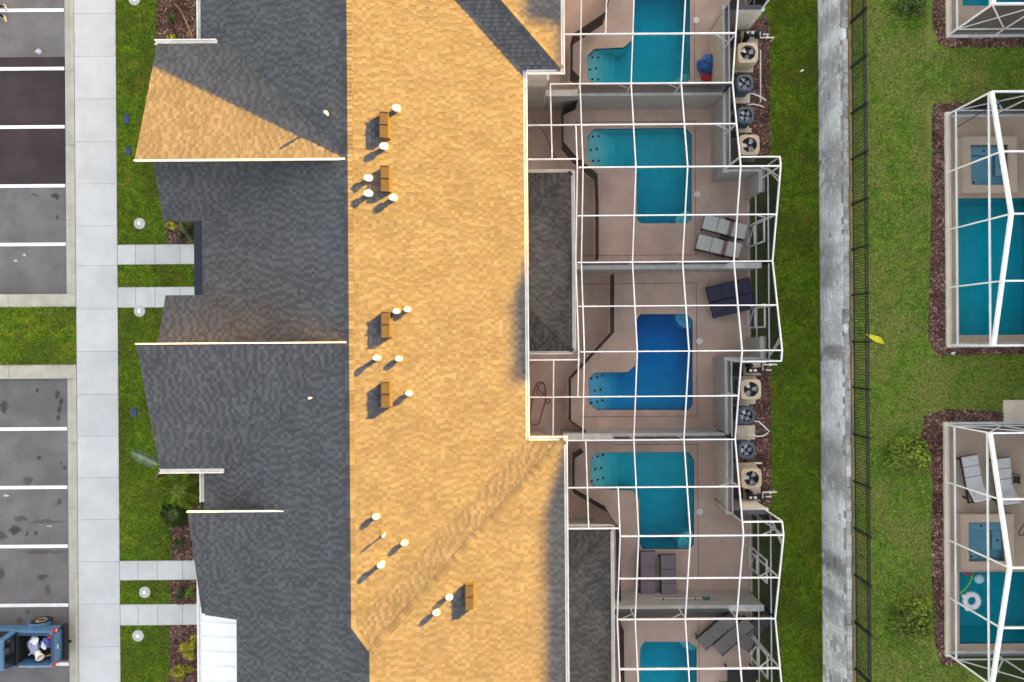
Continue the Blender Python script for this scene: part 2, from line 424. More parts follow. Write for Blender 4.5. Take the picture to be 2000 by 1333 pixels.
# kerbs: three runs of kerb stones
Y_I0, Y_I1 = P(75, 713).y, P(75, 600).y             # grass island between the bays
YK0, YK1 = P(75, 740).y, P(75, 575).y
def kerb_run(x0, x1, y0, y1, along='y', step=3.05):
    L = (y1 - y0) if along == 'y' else (x1 - x0); n = max(1, round(L / step))
    for i in range(n):
        a, b = i / n, (i + 1) / n; mb = MB()
        if along == 'y':
            ya, yb = y0 + L * a + .004, y0 + L * b - .004
            mb.box(x0, x1 - .17, ya, yb, -.3, -.095).box(x1 - .17, x1, ya, yb, -.3, .035)
        else:
            xa, xb = x0 + L * a + .004, x0 + L * b - .004
            mb.box(xa, xb, y0, y1, -.3, .03)
        mb.build('kerb_stone', 'kerb', kerb, bevel=.015)
kerb = struct('kerb', MB().box(XKERB + .02, XW0 - .03, -40, 40, -.35, -.12).box(-40, XKERB, YK0 + .02, YK1 - .02, -.35, -.125), 'kerb')
kerb_run(XKERB, XW0 - .015, YK1, 18.6); kerb_run(XKERB, XW0 - .015, -18.6, YK0)
for (ya, yb) in ((YK0, Y_I0), (Y_I1, YK1)):
    kerb_run(-34, XW0 - .015, ya, yb, 'x', 3.05)
isl = struct('grass_island', MB().box(-34, XW0 - .02, Y_I0 + .003, Y_I1 - .003, -.12, .012), 'lawn')
# sidewalk slabs and front paths
side = struct('sidewalk', MB().box(XW0, XW1, -40, 40, -.12, .004), 'joint')
jy = [P(190, p).y for p in (-56, 27, 111, 194, 277, 360, 442, 519, 604, 687, 771, 852, 933, 1015, 1097, 1180, 1263, 1346)]
for a, b in zip(jy[:-1], jy[1:]):
    MB().box(XW0 + .004, XW1 - .004, b + .004, a - .004, -.02, .03).build('slab', 'concrete', side, bevel=.008)
PATHS = [(478, 517, 'front path between the two grass strips by the navy canopy'), (561, 601, ''), (1095, 1133, ''), (1180, 1221, '')]
path_y = []
for i, (a, b, _) in enumerate(PATHS):
    ya, yb = P(310, a).y, P(310, b).y; path_y.append((yb, ya))
    pt = struct('path', MB().box(XW1 + .003, -10.75, yb, ya, -.1, .004), 'joint')
    xs = [XW1 + .006, -16.5, -15.65, -14.55, -13.6, -12.4, -10.76]
    for x0, x1 in zip(xs[:-1], xs[1:]):
        MB().box(x0 + .006, x1 - .006, yb + .004, ya - .004, -.02, .03).build('slab', 'concrete', pt, bevel=.008)

# ------------------------------------------------------------------ roof helpers
MP = 1 / 3.0
def shingle_field(mb, poly, zf, up, exposure=.142):
    """tabs laid course by course over a convex plan polygon; up = plan unit vector pointing upslope"""
    poly = ccw(poly); ux, uy = up; sx, sy = uy, -ux
    ss = [p[0] * sx + p[1] * sy for p in poly]; tt = [p[0] * ux + p[1] * uy for p in poly]
    t = min(tt); i = 0
    ex = exposure * .95
    while t < max(tt):
        s = min(ss) - random.uniform(0, .3); alt = False
        while s < max(ss):
            w = random.choice((.09, .12, .14, .17)) * random.uniform(.9, 1.1); alt = not alt if random.random() < .86 else alt
            q = [(s, t), (s + w, t), (s + w, t + ex), (s, t + ex)]
            pts = [(a * sx + b * ux, a * sy + b * uy) for a, b in q]
            pts = ccw(pts)
            for k in range(len(poly)):
                pts = clip(pts, poly[k], poly[(k + 1) % len(poly)])
                if len(pts) < 3: break
            if len(pts) >= 3:
                r = random.random()
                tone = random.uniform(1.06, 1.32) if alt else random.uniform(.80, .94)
                lift = .010 + (.010 if alt else 0) + random.uniform(0, .003)
                P3 = []
                for x, y in pts:
                    f = 1 - ((x * ux + y * uy) - t) / ex
                    P3.append((x, y, zf(x, y) + .004 + lift * max(0, min(1, f))))
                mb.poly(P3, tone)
                lo = [p for p in P3 if (p[0] * ux + p[1] * uy) - t < 1e-4]
                if len(lo) == 2:
                    mb.poly([lo[0], (lo[0][0], lo[0][1], lo[0][2] - lift), (lo[1][0], lo[1][1], lo[1][2] - lift), lo[1]], tone * .45)  # lip toned down: shadow line between courses painted into its colour
            s += w
        t += ex; i += 1
def slab_of(mb, poly, zf, th):
    poly = ccw(poly); n = len(poly); b = len(mb.v)
    mb.v += [(x, y, zf(x, y) - th) for x, y in poly] + [(x, y, zf(x, y)) for x, y in poly]
    mb.f.append(tuple(range(b, b + n))[::-1]); mb.f.append(tuple(range(b + n, b + 2 * n))); mb.t += [1, 1]
    for i in range(n):
        j = (i + 1) % n; mb.f.append((b + i, b + j, b + n + j, b + n + i)); mb.t.append(1)
def roof_plane(parent, poly, zf, up, mat='shingle', th=.16):
    mb = MB(); slab_of(mb, poly, zf, th); o = mb.build('roof_slope', 'roof_deck', parent)
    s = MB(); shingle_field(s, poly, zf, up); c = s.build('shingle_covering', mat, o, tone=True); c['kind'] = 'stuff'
    return o
def caps(parent, a, b, w=.3, step=.145, mat='shingle', lift=.03):
    """overlapping cap shingles along a ridge or hip"""
    a, b = Vector(a), Vector(b); L = (b - a).length; d = (b - a) / L; n = int(L / step); mb = MB()
    side = d.cross(Vector((0, 0, 1))).normalized() * w / 2
    drop = Vector((0, 0, -w / 2 * .26))
    for i in range(n):
        p = a + d * (i * step); q = a + d * ((i + 1.25) * step); tn = random.choice((.68, .75, .82, .9, 1.0, 1.1))
        h0 = Vector((0, 0, lift)); h1 = Vector((0, 0, lift + .012))
        for sg in (1, -1):
            mb.poly([p + h1, p + h1 + side * sg + drop, q + h0 + side * sg + drop, q + h0][::sg], tn)
        mb.poly([p + h1, p + h1 + side + drop, p + h1 + side + drop - Vector((0, 0, .02)), p + h1 - Vector((0, 0, .02))], tn)
    o = mb.build('ridge_cap', mat, parent, tone=True); o['kind'] = 'stuff'; return o
def gutter(parent, a, b, out, w=.13, h=.12, mat='gutter_white'):
    """open U channel from a to b, out = plan vector away from the roof"""
    a, b, out = Vector(a), Vector(b), Vector((*out, 0)); mb = MB()
    def strip(o0, o1, z0, z1):
        mb._hex([a + out * o0 + Vector((0, 0, z0)), b + out * o0 + Vector((0, 0, z0)), b + out * o1 + Vector((0, 0, z0)), a + out * o1 + Vector((0, 0, z0)),
                 a + out * o0 + Vector((0, 0, z1)), b + out * o0 + Vector((0, 0, z1)), b + out * o1 + Vector((0, 0, z1)), a + out * o1 + Vector((0, 0, z1))])
    strip(.0, .022, -h, 0); strip(.022, w - .022, -h, -h + .02); strip(w - .028, w, -h + .0, 0)
    o = mb.build('gutter', mat, parent)
    L = (b - a).length; d = (b - a) / L; k = MB(); n = max(2, int(L / 1.1))
    for i in range(n):
        c = a + d * (L * (i + .5) / n) + out * w / 2 + Vector((0, 0, -.006)); k.obox(c, (.02 if abs(out.x) < .5 else w, w if abs(out.x) < .5 else .02, .012))
    k.build('gutter_strap', mat, o); return o

# ------------------------------------------------------------------ the townhouse row
XR, ZR, XE, XWV, ZE = -5.37, 7.47, .48, -11.05, 5.5
XRB, XEB, ZRB = -4.73, 1.84, 7.69
YB, YT = -3.57, 9.73                                # where the deeper end blocks begin
row = thing('townhouse_row', (-5, 0, 0), 'long two-storey townhouse row with charcoal shingle roof, its eastern slopes golden in low sun', 'building')
zw = lambda x, y: ZR - (XR - x) * MP
ze = lambda x, y: ZE + (XE - x) * MP
zeb = lambda x, y: ZE + (XEB - x) * MP
YV, YH = YB - (XE - XR), YB - (XEB - XRB)           # -9.42, -10.14
YVT, YHT = YT + (XE - XR), YT + (XEB - XRB)
zwb = lambda x, y: ZRB - (XRB - x) * MP
roof_plane(row, [(XWV, YV), (XR, YV), (XR, YVT), (XWV, YVT)], zw, (1, 0))
roof_plane(row, [(XWV, -9.72), (-9.78, -9.72), (-9.78, YV - .003), (XWV, YV - .003)], zw, (1, 0))
roof_plane(row, [(-9.75, -20), (-9.75, YV - .003), (XR, YV - .003), (XRB, YH), (XRB, -20)], zw, (1, 0))
roof_plane(row, [(XWV, YVT + .003), (XR, YVT + .003), (XRB, YHT), (XRB, 23), (XWV, 23)], zw, (1, 0))
roof_plane(row, [(XR, YV), (XE, YB), (XE, YT), (XR, YVT)], ze, (-1, 0))
zn3 = lambda x, y: ZE + (YB - y) * MP
roof_plane(row, [(XE, YB), (XEB, YB), (XRB, YH), (XR, YV)], zn3, (0, -1))
roof_plane(row, [(XEB, YB), (XEB, -20), (XRB, -20), (XRB, YH)], zeb, (-1, 0))
zs5 = lambda x, y: ZE + (y - YT) * MP
roof_plane(row, [(XE, YT), (XEB, YT), (XRB, YHT), (XR, YVT)], zs5, (0, 1))
roof_plane(row, [(XEB, YT), (XEB, 23), (XRB, 23), (XRB, YHT)], zeb, (-1, 0))
# cross gables on the street side (high slope, lower slope behind a step)
XG = -12.4
z7 = lambda x, y: ZR - (y - 6.05) * MP
roof_plane(row, [(XG, 6.05), (XR + .02, 6.05), (XR - 4.5, 10.55), (XG, 10.55)], lambda x, y: z7(x, y) + .012, (0, -1), th=.2)
z8 = lambda x, y: 5.65 + (y - 4.38) * MP
roof_plane(row, [(XG, 4.38), (-10.8, 4.38), (-8.75, 6.42), (XG, 6.42)], z8, (0, 1))
z9 = lambda x, y: ZR + y * MP
roof_plane(row, [(XG, 0), (XR + .02, 0), (XR - 4.4, -4.4), (XG, -4.4)], lambda x, y: z9(x, y) + .012, (0, 1), th=.2)
z10 = lambda x, y: 5.53 + (1.73 - y) * MP
roof_plane(row, [(XG, -.35), (-8.9, -.35), (-10.98, 1.73), (XG, 1.73)], z10, (0, -1))
z11 = lambda x, y: 6.65 + (y + 5.76) * MP
roof_plane(row, [(-11.13, -5.76), (-7.80, -5.76), (-9.78, -9.74), (-11.28, -9.76)], lambda x, y: z11(x, y) + .012, (0, 1), th=.2)
# ridge and hip caps
caps(row, (XR, YV, ZR), (XR, YVT, ZR)); caps(row, (XRB, -20, ZRB), (XRB, YH, ZRB)); caps(row, (XRB, YHT, ZRB), (XRB, 23, ZRB))
caps(row, (XEB, YB, ZE), (XRB, YH, ZRB), .26); caps(row, (XR, YV, ZR), (XRB, YH, ZRB), .26)
caps(row, (XEB, YT, ZE), (XRB, YHT, ZRB), .26)
# pale metal trim along the exposed upper edges of the stepped gables
for (x0, x1, y, zf) in ((XG - .02, XR - .1, 6.05, ZR), (XG - .02, XR - .1, 0, ZR), (-11.16, -7.85, -5.76, 6.65)):
    sgn = 1 if y != 6.05 else -1
    yy = y + sgn * .012
    MB().box(x0, x1, y - .02, y + .02, zf - .10, zf + .035).build('roof_trim', 'trim_white', row)
# stepped gable walls, body walls
def yz_wall(name, pts, x0, x1, mat='house_wall'):
    mb = MB(); n = len(pts); b = 0
    ar = sum(pts[i][0] * pts[(i + 1) % n][1] - pts[(i + 1) % n][0] * pts[i][1] for i in range(n))
    if ar < 0: pts = pts[::-1]
    mb.v += [(x0, y, z) for y, z in pts] + [(x1, y, z) for y, z in pts]
    for i in range(n):
        j = (i + 1) % n; mb.f.append((i, n + i, n + j, j)[::-1]); mb.t.append(1)
    for t in tessellate_polygon([[Vector((y, z, 0)) for y, z in pts]]):
        mb.f.append(tuple(t)[::-1]); mb.f.append(tuple(n + i for i in t)); mb.t += [1, 1]
    return mb.build(name, mat, row)
yz_wall('gable_wall', [(5.35, 0), (10.15, 0), (10.15, 5.85), (6.36, 7.1), (6.36, 6.05), (5.35, 5.7)], -12.05, -8.6)
yz_wall('gable_wall', [(1.25, 0), (-4.0, 0), (-4.0, 5.85), (-.30, 7.1), (-.30, 6.05), (1.25, 5.5)], -12.05, -8.6)
yz_wall('gable_wall', [(-9.3, 0), (-6.05, 0), (-6.05, 6.3), (-9.3, 5.2)], -10.85, -8.2)
w1 = MB().box(-10.72, .1, -9.3, 22.5, 0, 5.28).box(-9.35, .1, -19.8, -9.3, 0, 5.28).build('wall', 'house_wall', row)
MB().box(.1, 1.42, -19.8, -3.95, 0, 5.28).build('wall', 'house_wall', row)
MB().box(.1, 1.42, 10.1, 22.5, 0, 5.28).build('wall', 'house_wall', row)
# attic infill so the roof is closed against low light
mb = MB(); n = 5
for (y0, y1) in ((-19.6, -10.6), (-9.4, 22)):
    mb._hex([(-9.2, y0, 5.2), (-.4, y0, 5.2), (-.4, y1, 5.2), (-9.2, y1, 5.2), (-5.6, y0, 7.0), (-5.1, y0, 7.0), (-5.1, y1, 7.0), (-5.6, y1, 7.0)])
mb.build('attic', 'roof_deck', row)
# windows and doors: street side and pool side
def window(x, y, z0, w, h, nx):
    o = MB().box(x - .03, x + .03, y - w / 2, y + w / 2, z0, z0 + h).build('window', 'trim_white', row)
    for k in (-1, 1):
        MB().box(x + nx * .031 - .01, x + nx * .031 + .01, y + k * w / 4 - w / 4 + .05, y + k * w / 4 + w / 4 - .05, z0 + .06, z0 + h - .06).build('pane', 'glass_dark', o)
for y in (7.6, 9.2, -1.2, -3.0): window(-12.08, y, 3.5, 1.0, 1.3, -1); window(-12.08, y, .8, 1.0, 1.4, -1)
for y in (2.6, 3.9): window(-10.75, y, 3.6, .9, 1.2, -1)
for y in (-6.8, -8.4): window(-10.88, y, 3.4, .9, 1.2, -1)
for y in (8.9, 5.2, 2.0, -1.4): window(.13, y, 3.75, 1.2, 1.1, 1)
for y in (-6, -9.5, -13.2): window(1.45, y, 3.75, 1.2, 1.1, 1)
for y in (11.9, 14): window(1.45, y, 3.75, 1.2, 1.1, 1)
def door(x, y, w, h, nx, glass=False):
    o = MB().box(x - .03, x + .03, y - w / 2, y + w / 2, .05, .05 + h).build('door', 'trim_white', row)
    if glass:
        for k in (-1, 1): MB().box(x + nx * .031 - .01, x + nx * .031 + .01, y + k * w / 4 - w / 4 + .06, y + k * w / 4 + w / 4 - .06, .15, h - .05).build('pane', 'glass_dark', o)
    MB().obox((x + nx * .06, y + w * .36 * (0 if glass else 1), 1.05), (.06, .04, .14)).build('handle', 'black_metal', o)
for y in (3.9, 2.05): door(-10.75, y, .95, 2.1, -1)
for y in (-9.95, -11.9): door(-9.38, y, .95, 2.1, -1)
for y in (8.9, -2.3): door(.13, y, 2.4, 2.2, 1, True)
for y in (-5.5, 12): door(1.45, y, 2.4, 2.2, 1, True)
# gutters
gutter(row, (XE, YB - .0, ZE), (XE, YT + .0, ZE), (1, 0)); gutter(row, (XEB, -19, ZE), (XEB, YB + .14, ZE), (1, 0)); gutter(row, (XEB, YT - .14, ZE), (XEB, 21, ZE), (1, 0))
gutter(row, (XE + .13, YB, ZE), (XEB, YB, ZE), (0, 1)); gutter(row, (XE + .13, YT, ZE), (XEB, YT, ZE), (0, -1))
gutter(row, (XWV, 10.75, 5.55), (XWV, 20, 5.55), (-1, 0), .16); gutter(row, (XWV, -5.7, 5.55), (XWV, -4.56, 5.55), (-1, 0), .18)
gutter(row, (XG - .12, 10.55, 5.97), (-10.35, 10.55, 5.97), (0, 1), .17); gutter(row, (XG - .05, -4.4, 6.0), (-10.2, -4.4, 6.0), (0, -1), .17)
# lower shingled roofs over the ground-floor bays beside the pools
def low_roof(x0, x1, y0, y1, ze0, south_hip=True):
    dx = x1 - x0
    zE = lambda x, y: ze0 + (x1 - x) * MP
    ym0 = y0 + dx if south_hip else y0
    roof_plane(row, [(x1, y0), (x1, y1), (x0, y1 - dx), (x0, ym0)], zE, (-1, 0), 'shingle_low', .12)
    roof_plane(row, [(x1, y1), (x0, y1), (x0, y1 - dx)], lambda x, y: ze0 + (y1 - y) * MP, (0, -1), 'shingle_low', .12)
    caps(row, (x1, y1, ze0), (x0, y1 - dx, ze0 + dx * MP), .2, mat='shingle_low', lift=.02)
    if south_hip:
        roof_plane(row, [(x1, y0), (x0, y0 + dx), (x0, y0)], lambda x, y: ze0 + (y - y0) * MP, (0, 1), 'shingle_low', .12)
        caps(row, (x1, y0, ze0), (x0, y0 + dx, ze0 + dx * MP), .2, mat='shingle_low', lift=.02)
    gutter(row, (x1, y0 + .02, ze0), (x1, y1 + .1, ze0), (1, 0), .14); gutter(row, (x0, y1, ze0), (x1, y1, ze0), (0, 1), .12)
    if south_hip: gutter(row, (x0, y0, ze0), (x1, y0, ze0), (0, -1), .12)
    MB().box(x0, x1 - .35, y0 + .3, y1 - .3, 0, ze0 - .1).build('wall', 'house_wall', row)
low_roof(.12, 2.42, -.42, 6.72, 2.72); low_roof(1.44, 3.88, -19, -7.5, 2.72, False)
# flat metal canopies over the entrances
cn = MB(); cn._hex([(-12.64, 1.7, 2.72), (-10.74, 1.7, 2.92), (-10.74, 5.2, 2.92), (-12.64, 5.2, 2.72), (-12.64, 1.7, 2.8), (-10.74, 1.7, 3.0), (-10.74, 5.2, 3.0), (-12.64, 5.2, 2.8)])
cn = cn.build('canopy', 'canopy_navy', row)
for y in (2.9, 4.12):
    MB().beam((-12.5, y, 2.815), (-10.76, y, 3.015), .04, .05).build('seam', 'canopy_navy', cn)
for y in (1.85, 5.05): MB().box(-12.35, -12.23, y - .06, y + .06, 0, 2.72).build('canopy_post', 'trim_white', row)
cy0, cy1 = -13.45, -8.75
wc = MB(); wc._hex([(-12.52, cy0, 2.72), (-9.36, cy0, 3.12), (-9.36, cy1, 3.12), (-12.52, cy1, 2.72), (-12.52, cy0, 2.84), (-9.36, cy0, 3.24), (-9.36, cy1, 3.24), (-12.52, cy1, 2.84)])
wc = wc.build('canopy', 'canopy_white', row)
for i in range(9):
    y = cy0 + .06 + i * (cy1 - cy0 - .12) / 8; MB().beam((-12.52, y, 2.855), (-9.38, y, 3.255), .03, .035).build('seam', 'canopy_white', wc)
MB().box(-12.6, -12.52, cy0 - .03, cy1 + .03, 2.68, 2.88).build('fascia', 'trim_white', wc)
MB().box(-12.5, -9.4, cy0 - .04, cy0 - .002, 2.68, 2.86).build('fascia', 'trim_white', wc)
for y in (cy0 + .2, -11.1, cy1 - .2): MB().box(-12.4, -12.26, y - .07, y + .07, 0, 2.72).build('canopy_post', 'trim_white', row)

# roof vents
def on_roof(px, py, zf):
    z = 6.5
    for _ in range(12):
        p = P(px, py, z); z = zf(p.x, p.y)
    return P(px, py, z)
def pipe_vent(px, py, zf, r=.11, h=.34, mat='vent_white', down=1):
    p = on_roof(px, py, zf)
    mb = MB().lathe((p.x, p.y, p.z), [(r * .8, -.15), (r * .8, h - .12), (r * .82, h - .1), (r * 1.15, h - .1), (r * 1.15, h - .03), (r * .8, h + .03), (r * .3, h + .05)], 16)
    mb.v = [(p.x + (x - p.x) * 1.22, p.y + (y - p.y) * .88, z) for x, y, z in mb.v]
    v = mb.build('pipe_vent', mat, row, smooth=False)
    MB()._hex([(p.x - .14, p.y - .14, zf(p.x - .14, 0) + .012), (p.x + .14, p.y - .14, zf(p.x + .14, 0) + .012), (p.x + .14, p.y + .14, zf(p.x + .14, 0) + .012), (p.x - .14, p.y + .14, zf(p.x - .14, 0) + .012),
               (p.x - .14, p.y - .14, zf(p.x - .14, 0) + .022), (p.x + .14, p.y - .14, zf(p.x + .14, 0) + .022), (p.x + .14, p.y + .14, zf(p.x + .14, 0) + .022), (p.x - .14, p.y + .14, zf(p.x - .14, 0) + .022)]).build('flashing', 'roof_deck', v)
for px, py in ((776, 216), (752, 290), (722, 351), (722, 381), (770, 389)): pipe_vent(px, py, ze, .105, .30)
for px, py, h in ((776, 609, .34), (797, 605, .28), (739, 699, .44), (780, 701, .28), (800, 768, .3), (736, 1007, .3), (791, 1058, .3), (747, 1099, .42)): pipe_vent(px, py, ze, .09, h - .06)
pipe_vent(752, 1042, ze, .035, .36); pipe_vent(878, 1163, zeb, .09, .25); pipe_vent(853, 1193, zeb, .09, .25)
pipe_vent(641, 226, zw, .045, .36); pipe_vent(609, 777, zw, .035, .3)
def box_vent(px, py, zf):
    p = on_roof(px, py, zf); w, l = .33, .84; h = .25
    a, b = p.x - w / 2, p.x + w / 2
    mb = MB(); za, zb = zf(a, 0) + .01, zf(b, 0) + .01
    mb._hex([(a, p.y - l / 2, za), (b, p.y - l / 2, zb), (b, p.y + l / 2, zb), (a, p.y + l / 2, za),
             (a, p.y - l / 2, za + h), (b - .05, p.y - l / 2, zb + .017 + h), (b - .05, p.y + l / 2, zb + .017 + h), (a, p.y + l / 2, za + h)])
    v = mb.build('box_vent', 'box_vent', row, bevel=.012)
    MB().beam((a - .02, p.y + .03, za + h + .012), (b - .05, p.y + .03, zb + .017 + h + .012), .035, .03).build('seam', 'black', v)
    for y in (p.y - l / 2, p.y + l / 2): MB().beam((a, y, za + h), (b - .05, y, zb + .017 + h), .02, .03).build('edge', 'box_vent', v)
for px, py, zf in ((754, 249, ze), (756, 353, ze), (757, 635, ze), (757, 770, ze), (919, 1161, zeb)): box_vent(px, py, zf)

# ------------------------------------------------------------------ neighbouring row to the east (stands beyond the picture, throws the long shade)
nb = thing('townhouse_row', (31, 10, ZU), 'neighbouring two-storey townhouse row beyond the eastern pool cages', 'building')
def nb_section(y0, y1, zr, half=7.6, hip=True):
    xr = 31.0; zeav = zr - half * .34
    e = (y1 - y0) * .12 if hip else 0
    mb = MB(); A, B = (xr, y0 + e, zr), (xr, y1 - e, zr)
    c = [(xr - half, y0, zeav), (xr + half, y0, zeav), (xr + half, y1, zeav), (xr - half, y1, zeav)]
    mb.poly([c[0], A, B, c[3]][::-1]); mb.poly([c[1], c[2], B, A][::-1][::-1]); mb.poly([c[0], c[1], A]); mb.poly([c[2], c[3], B]); mb.poly(c[::-1])
    o = mb.build('roof', 'roof_deck', nb)
    MB().box(xr - half + .4, xr + half - .4, y0 + .06, y1 - .06, ZU, zeav + .02).build('wall', 'house_wall', nb)
    ww = xr - half + .37
    for yy in np.arange(y0 + 1.4, y1 - 1, 2.6):
        for z in (ZU + .9, ZU + 3.7):
            f = MB().box(ww, ww + .05, yy - .6, yy + .6, z, z + 1.2).build('window', 'trim_white', nb)
            MB().box(ww - .01, ww, yy - .52, yy + .52, z + .08, z + 1.12).build('pane', 'glass_dark', f)
for (a, b, z, h) in ((-26, 7.6, 10.55, False), (7.6, 16.6, 10.90, True), (16.6, 20.6, 10.55, False), (20.6, 24.4, 10.98, True), (24.4, 32.6, 10.60, False), (32.6, 40.4, 11.2, True), (40.4, 70, 10.6, False)):
    nb_section(a, b, z, hip=h)

# ------------------------------------------------------------------ pool courtyards
UNITS = {
 'A': dict(N=17.28, S=10.2, bump=(13.6, 17.28), hx=1.45),
 'B': dict(N=10.2, S=3.1, bump=(3.1, 7.03), hx=.12),
 'C': dict(N=3.1, S=-3.97, bump=(-.85, 3.1), hx=.12),
 'D': dict(N=-3.97, S=-11.1, bump=(-11.1, -7.05), hx=1.45),
 'E': dict(N=-11.1, S=-18.15, bump=(-15.0, -11.1), hx=1.45)}
POOLS = {
 'A': [(1147, 110), (1160, 97), (1218, 94), (1234, 80), (1238, -40), (1250, -52), (1335, -52), (1347, -40), (1347, 155), (1338, 165), (1158, 165), (1147, 152)],
 'B': [(1147, 268), (1160, 253), (1338, 251), (1350, 264), (1350, 428), (1341, 437), (1250, 437), (1243, 428), (1243, 340), (1233, 327), (1163, 326), (1147, 312)],
 'C': [(1150, 740), (1162, 728), (1225, 727), (1243, 712), (1243, 625), (1250, 614), (1340, 614), (1352, 626), (1352, 790), (1344, 801), (1165, 801), (1150, 788)],
 'D': [(1153, 898), (1164, 884), (1343, 883), (1355, 897), (1355, 1062), (1347, 1072), (1256, 1072), (1248, 1062), (1248, 975), (1235, 958), (1165, 955), (1153, 942)],
 'E': [(1153, 1380), (1165, 1366), (1232, 1366), (1248, 1350), (1250, 1265), (1258, 1253), (1345, 1253), (1360, 1265), (1360, 1430), (1352, 1442), (1168, 1442), (1153, 1428)]}
POOL_LABEL = {'A': 'teal L-shaped pool beside the heap of blue and red inflatables', 'B': 'teal L-shaped pool beside the two white-cushioned loungers',
              'C': 'deep blue L-shaped pool with two navy loungers beside it', 'D': 'teal L-shaped pool with two mauve loungers lined up at its end',
              'E': 'teal pool beside the sling loungers with black frames'}
ZD = .05; ZWAT = -.07; ZFL = -1.75
def inset(poly, d):
    poly = ccw(poly); n = len(poly); out = []
    for i in range(n):
        p0, p1, p2 = Vector(poly[i - 1]), Vector(poly[i]), Vector(poly[(i + 1) % n])
        a = (p1 - p0).normalized(); b = (p2 - p1).normalized()
        n1, n2 = Vector((-a.y, a.x)), Vector((-b.y, b.x)); m = (n1 + n2); m = m / max(.3, m.length_squared) * 2
        out.append(tuple(p1 + m * d))
    return out
def pool(key, outline, z0, wmat, bmat, label, shelf_px=None, bench=None, group=None, slope=None):
    poly = ccw(outline); c = Vector((sum(p[0] for p in poly) / len(poly), sum(p[1] for p in poly) / len(poly), z0))
    t = thing('swimming_pool', c, label, 'pool', group)
    b = MB(); n = len(poly); ins = poly
    zf, zt = z0 + ZFL, z0 + .002
    for i in range(n):
        p, q = ins[i], ins[(i + 1) % n]
        b.poly([(*p, zf), (*p, zt), (*q, zt), (*q, zf)])
    k0 = len(b.v); holed(b, ins, [], zf)
    if slope:
        for i in range(k0, len(b.v)):
            x, y, _ = b.v[i]; q = max(0, min(1, (y - slope[0]) / (slope[1] - slope[0]))); b.v[i] = (x, y, z0 - .95 - q * (-ZFL - .96))
    bas = b.build('basin', bmat, t)
    tb = MB(); i2 = inset(poly, .006)
    for i in range(n):
        p, q = i2[i], i2[(i + 1) % n]; tb.poly([(*p, z0 - .19), (*p, z0 - .01), (*q, z0 - .01), (*q, z0 - .19)])
    tb.build('waterline_tile', 'tile_dark', bas)
    MB().prism(inset(poly, .012), zf + .008, z0 + ZWAT - .05).build('water', wmat, t)
    for k, (sx, dz) in enumerate(shelf_px or []):
        s = clip(inset(poly, .002), (sx, 50), (sx, -50))
        s = [(x, y) for x, y in s]
        s = clip(poly, (sx, -50), (sx, 50))
        if len(s) >= 3: MB().prism(inset(s, .004 + .001 * k), zf + .01, z0 + dz).build('step', bmat, t)
    return t
for k, u in UNITS.items():
    pts = ccw([tuple(P(*p, 0).xy) for p in POOLS[k]]); u['pool'] = pts
    x1 = PX(1180, 667); x2 = PX(1205, 667)
    t = pool(k, pts, ZD, 'water_blue' if k == 'C' else 'water_teal', 'basin_blue' if k == 'C' else 'basin', POOL_LABEL[k], slope=((min if k in 'ACE' else max)(p[1] for p in pts), (max if k in 'ACE' else min)(p[1] for p in pts)), shelf_px=[(PX(1172), -.36), (PX(1184), -.50), (PX(1196), -.66), (PX(1210), -.85)])
    yy = [p[1] for p in pts if p[0] < x1]; ya, yb = min(yy) + .28, max(yy) - .28
    for i in range(3):
        for j in range(3):
            if (i == 2 and j == 1): continue
            MB().lathe((3.40 + .26 * i + (.16 if j == 1 else 0) - (.0 if k in 'AB' else -.1), ya + (yb - ya) * j / 2 + .05 * i, ZD - (.36, .36, .50)[i]), [(.055, -.02), (.055, .006)], 10).build('step_marker', 'tile_dark', t)
    # corner bench and floor drains
    xs = [p[0] for p in pts]; ysn = [p[1] for p in pts]
    cx, cyy = max(xs) - .06, (max(ysn) - .06 if k in 'CE' else min(ysn) + .06); sb = -1 if k in 'CE' else 1
    MB().lathe((cx, cyy, ZD + ZFL + .01), [(.58, 0), (.58, 1.22), (.55, 1.25)], 24).build('bench', 'basin_blue' if k == 'C' else 'basin', t)
    for a in range(2): MB().lathe((cx - .18 - .16 * a, cyy + sb * (.26 - .12 * a), ZD + ZFL + 1.255), [(.03, 0), (.03, .012)], 8).build('bench_marker', 'tile_dark', t)
    for dx in (.75, 1.8):
        MB().lathe((max(xs) - dx, (max(ysn) + min(ysn)) / 2 + (.5 if k in 'BD' else -.5) * -1, ZD + ZFL + .01), [(.12, 0), (.12, .30), (.07, .31)], 14).build('floor_drain', 'basin', t)
    b0, b1 = u['bump']; hx = u['hx']
    outer = [(hx, u['S']), (8.95, u['S'])] if b0 > u['S'] + .1 else [(hx, u['S']), (10.5, u['S'])]
    if b0 > u['S'] + .1: outer += [(8.95, b0), (10.5, b0), (10.5, u['N'])]
    else: outer += [(10.5, b1), (8.95, b1), (8.95, u['N'])]
    outer += [(hx, u['N'])]
    if k == 'A': outer = [(hx, 10.2), (8.95, 10.2), (8.95, 13.6), (10.5, 13.6), (10.5, 17.28), (hx, 17.28)]
    dm = MB(); holed(dm, outer, [pts], ZD)
    for i in range(len(outer)):
        p, q = outer[i], outer[(i + 1) % len(outer)]; dm.poly([(*p, -.2), (*q, -.2), (*q, ZD), (*p, ZD)])
    dk = struct('pool_deck', dm, 'deck')
    # saw joints round the deck and the round skimmer lid
    j = MB()
    y0, y1 = u['S'] + .62, u['N'] - .62
    for yy_ in (y0, y1): j.box(2.9 if k in 'BC' else 4.4, 8.2, yy_ - .012, yy_ + .012, ZD + .001, ZD + .004)
    for xx in (8.1,): j.box(xx - .012, xx + .012, y0 + .012, y1 - .012, ZD + .001, ZD + .0045)
    j.build('saw_joint', 'joint', dk)
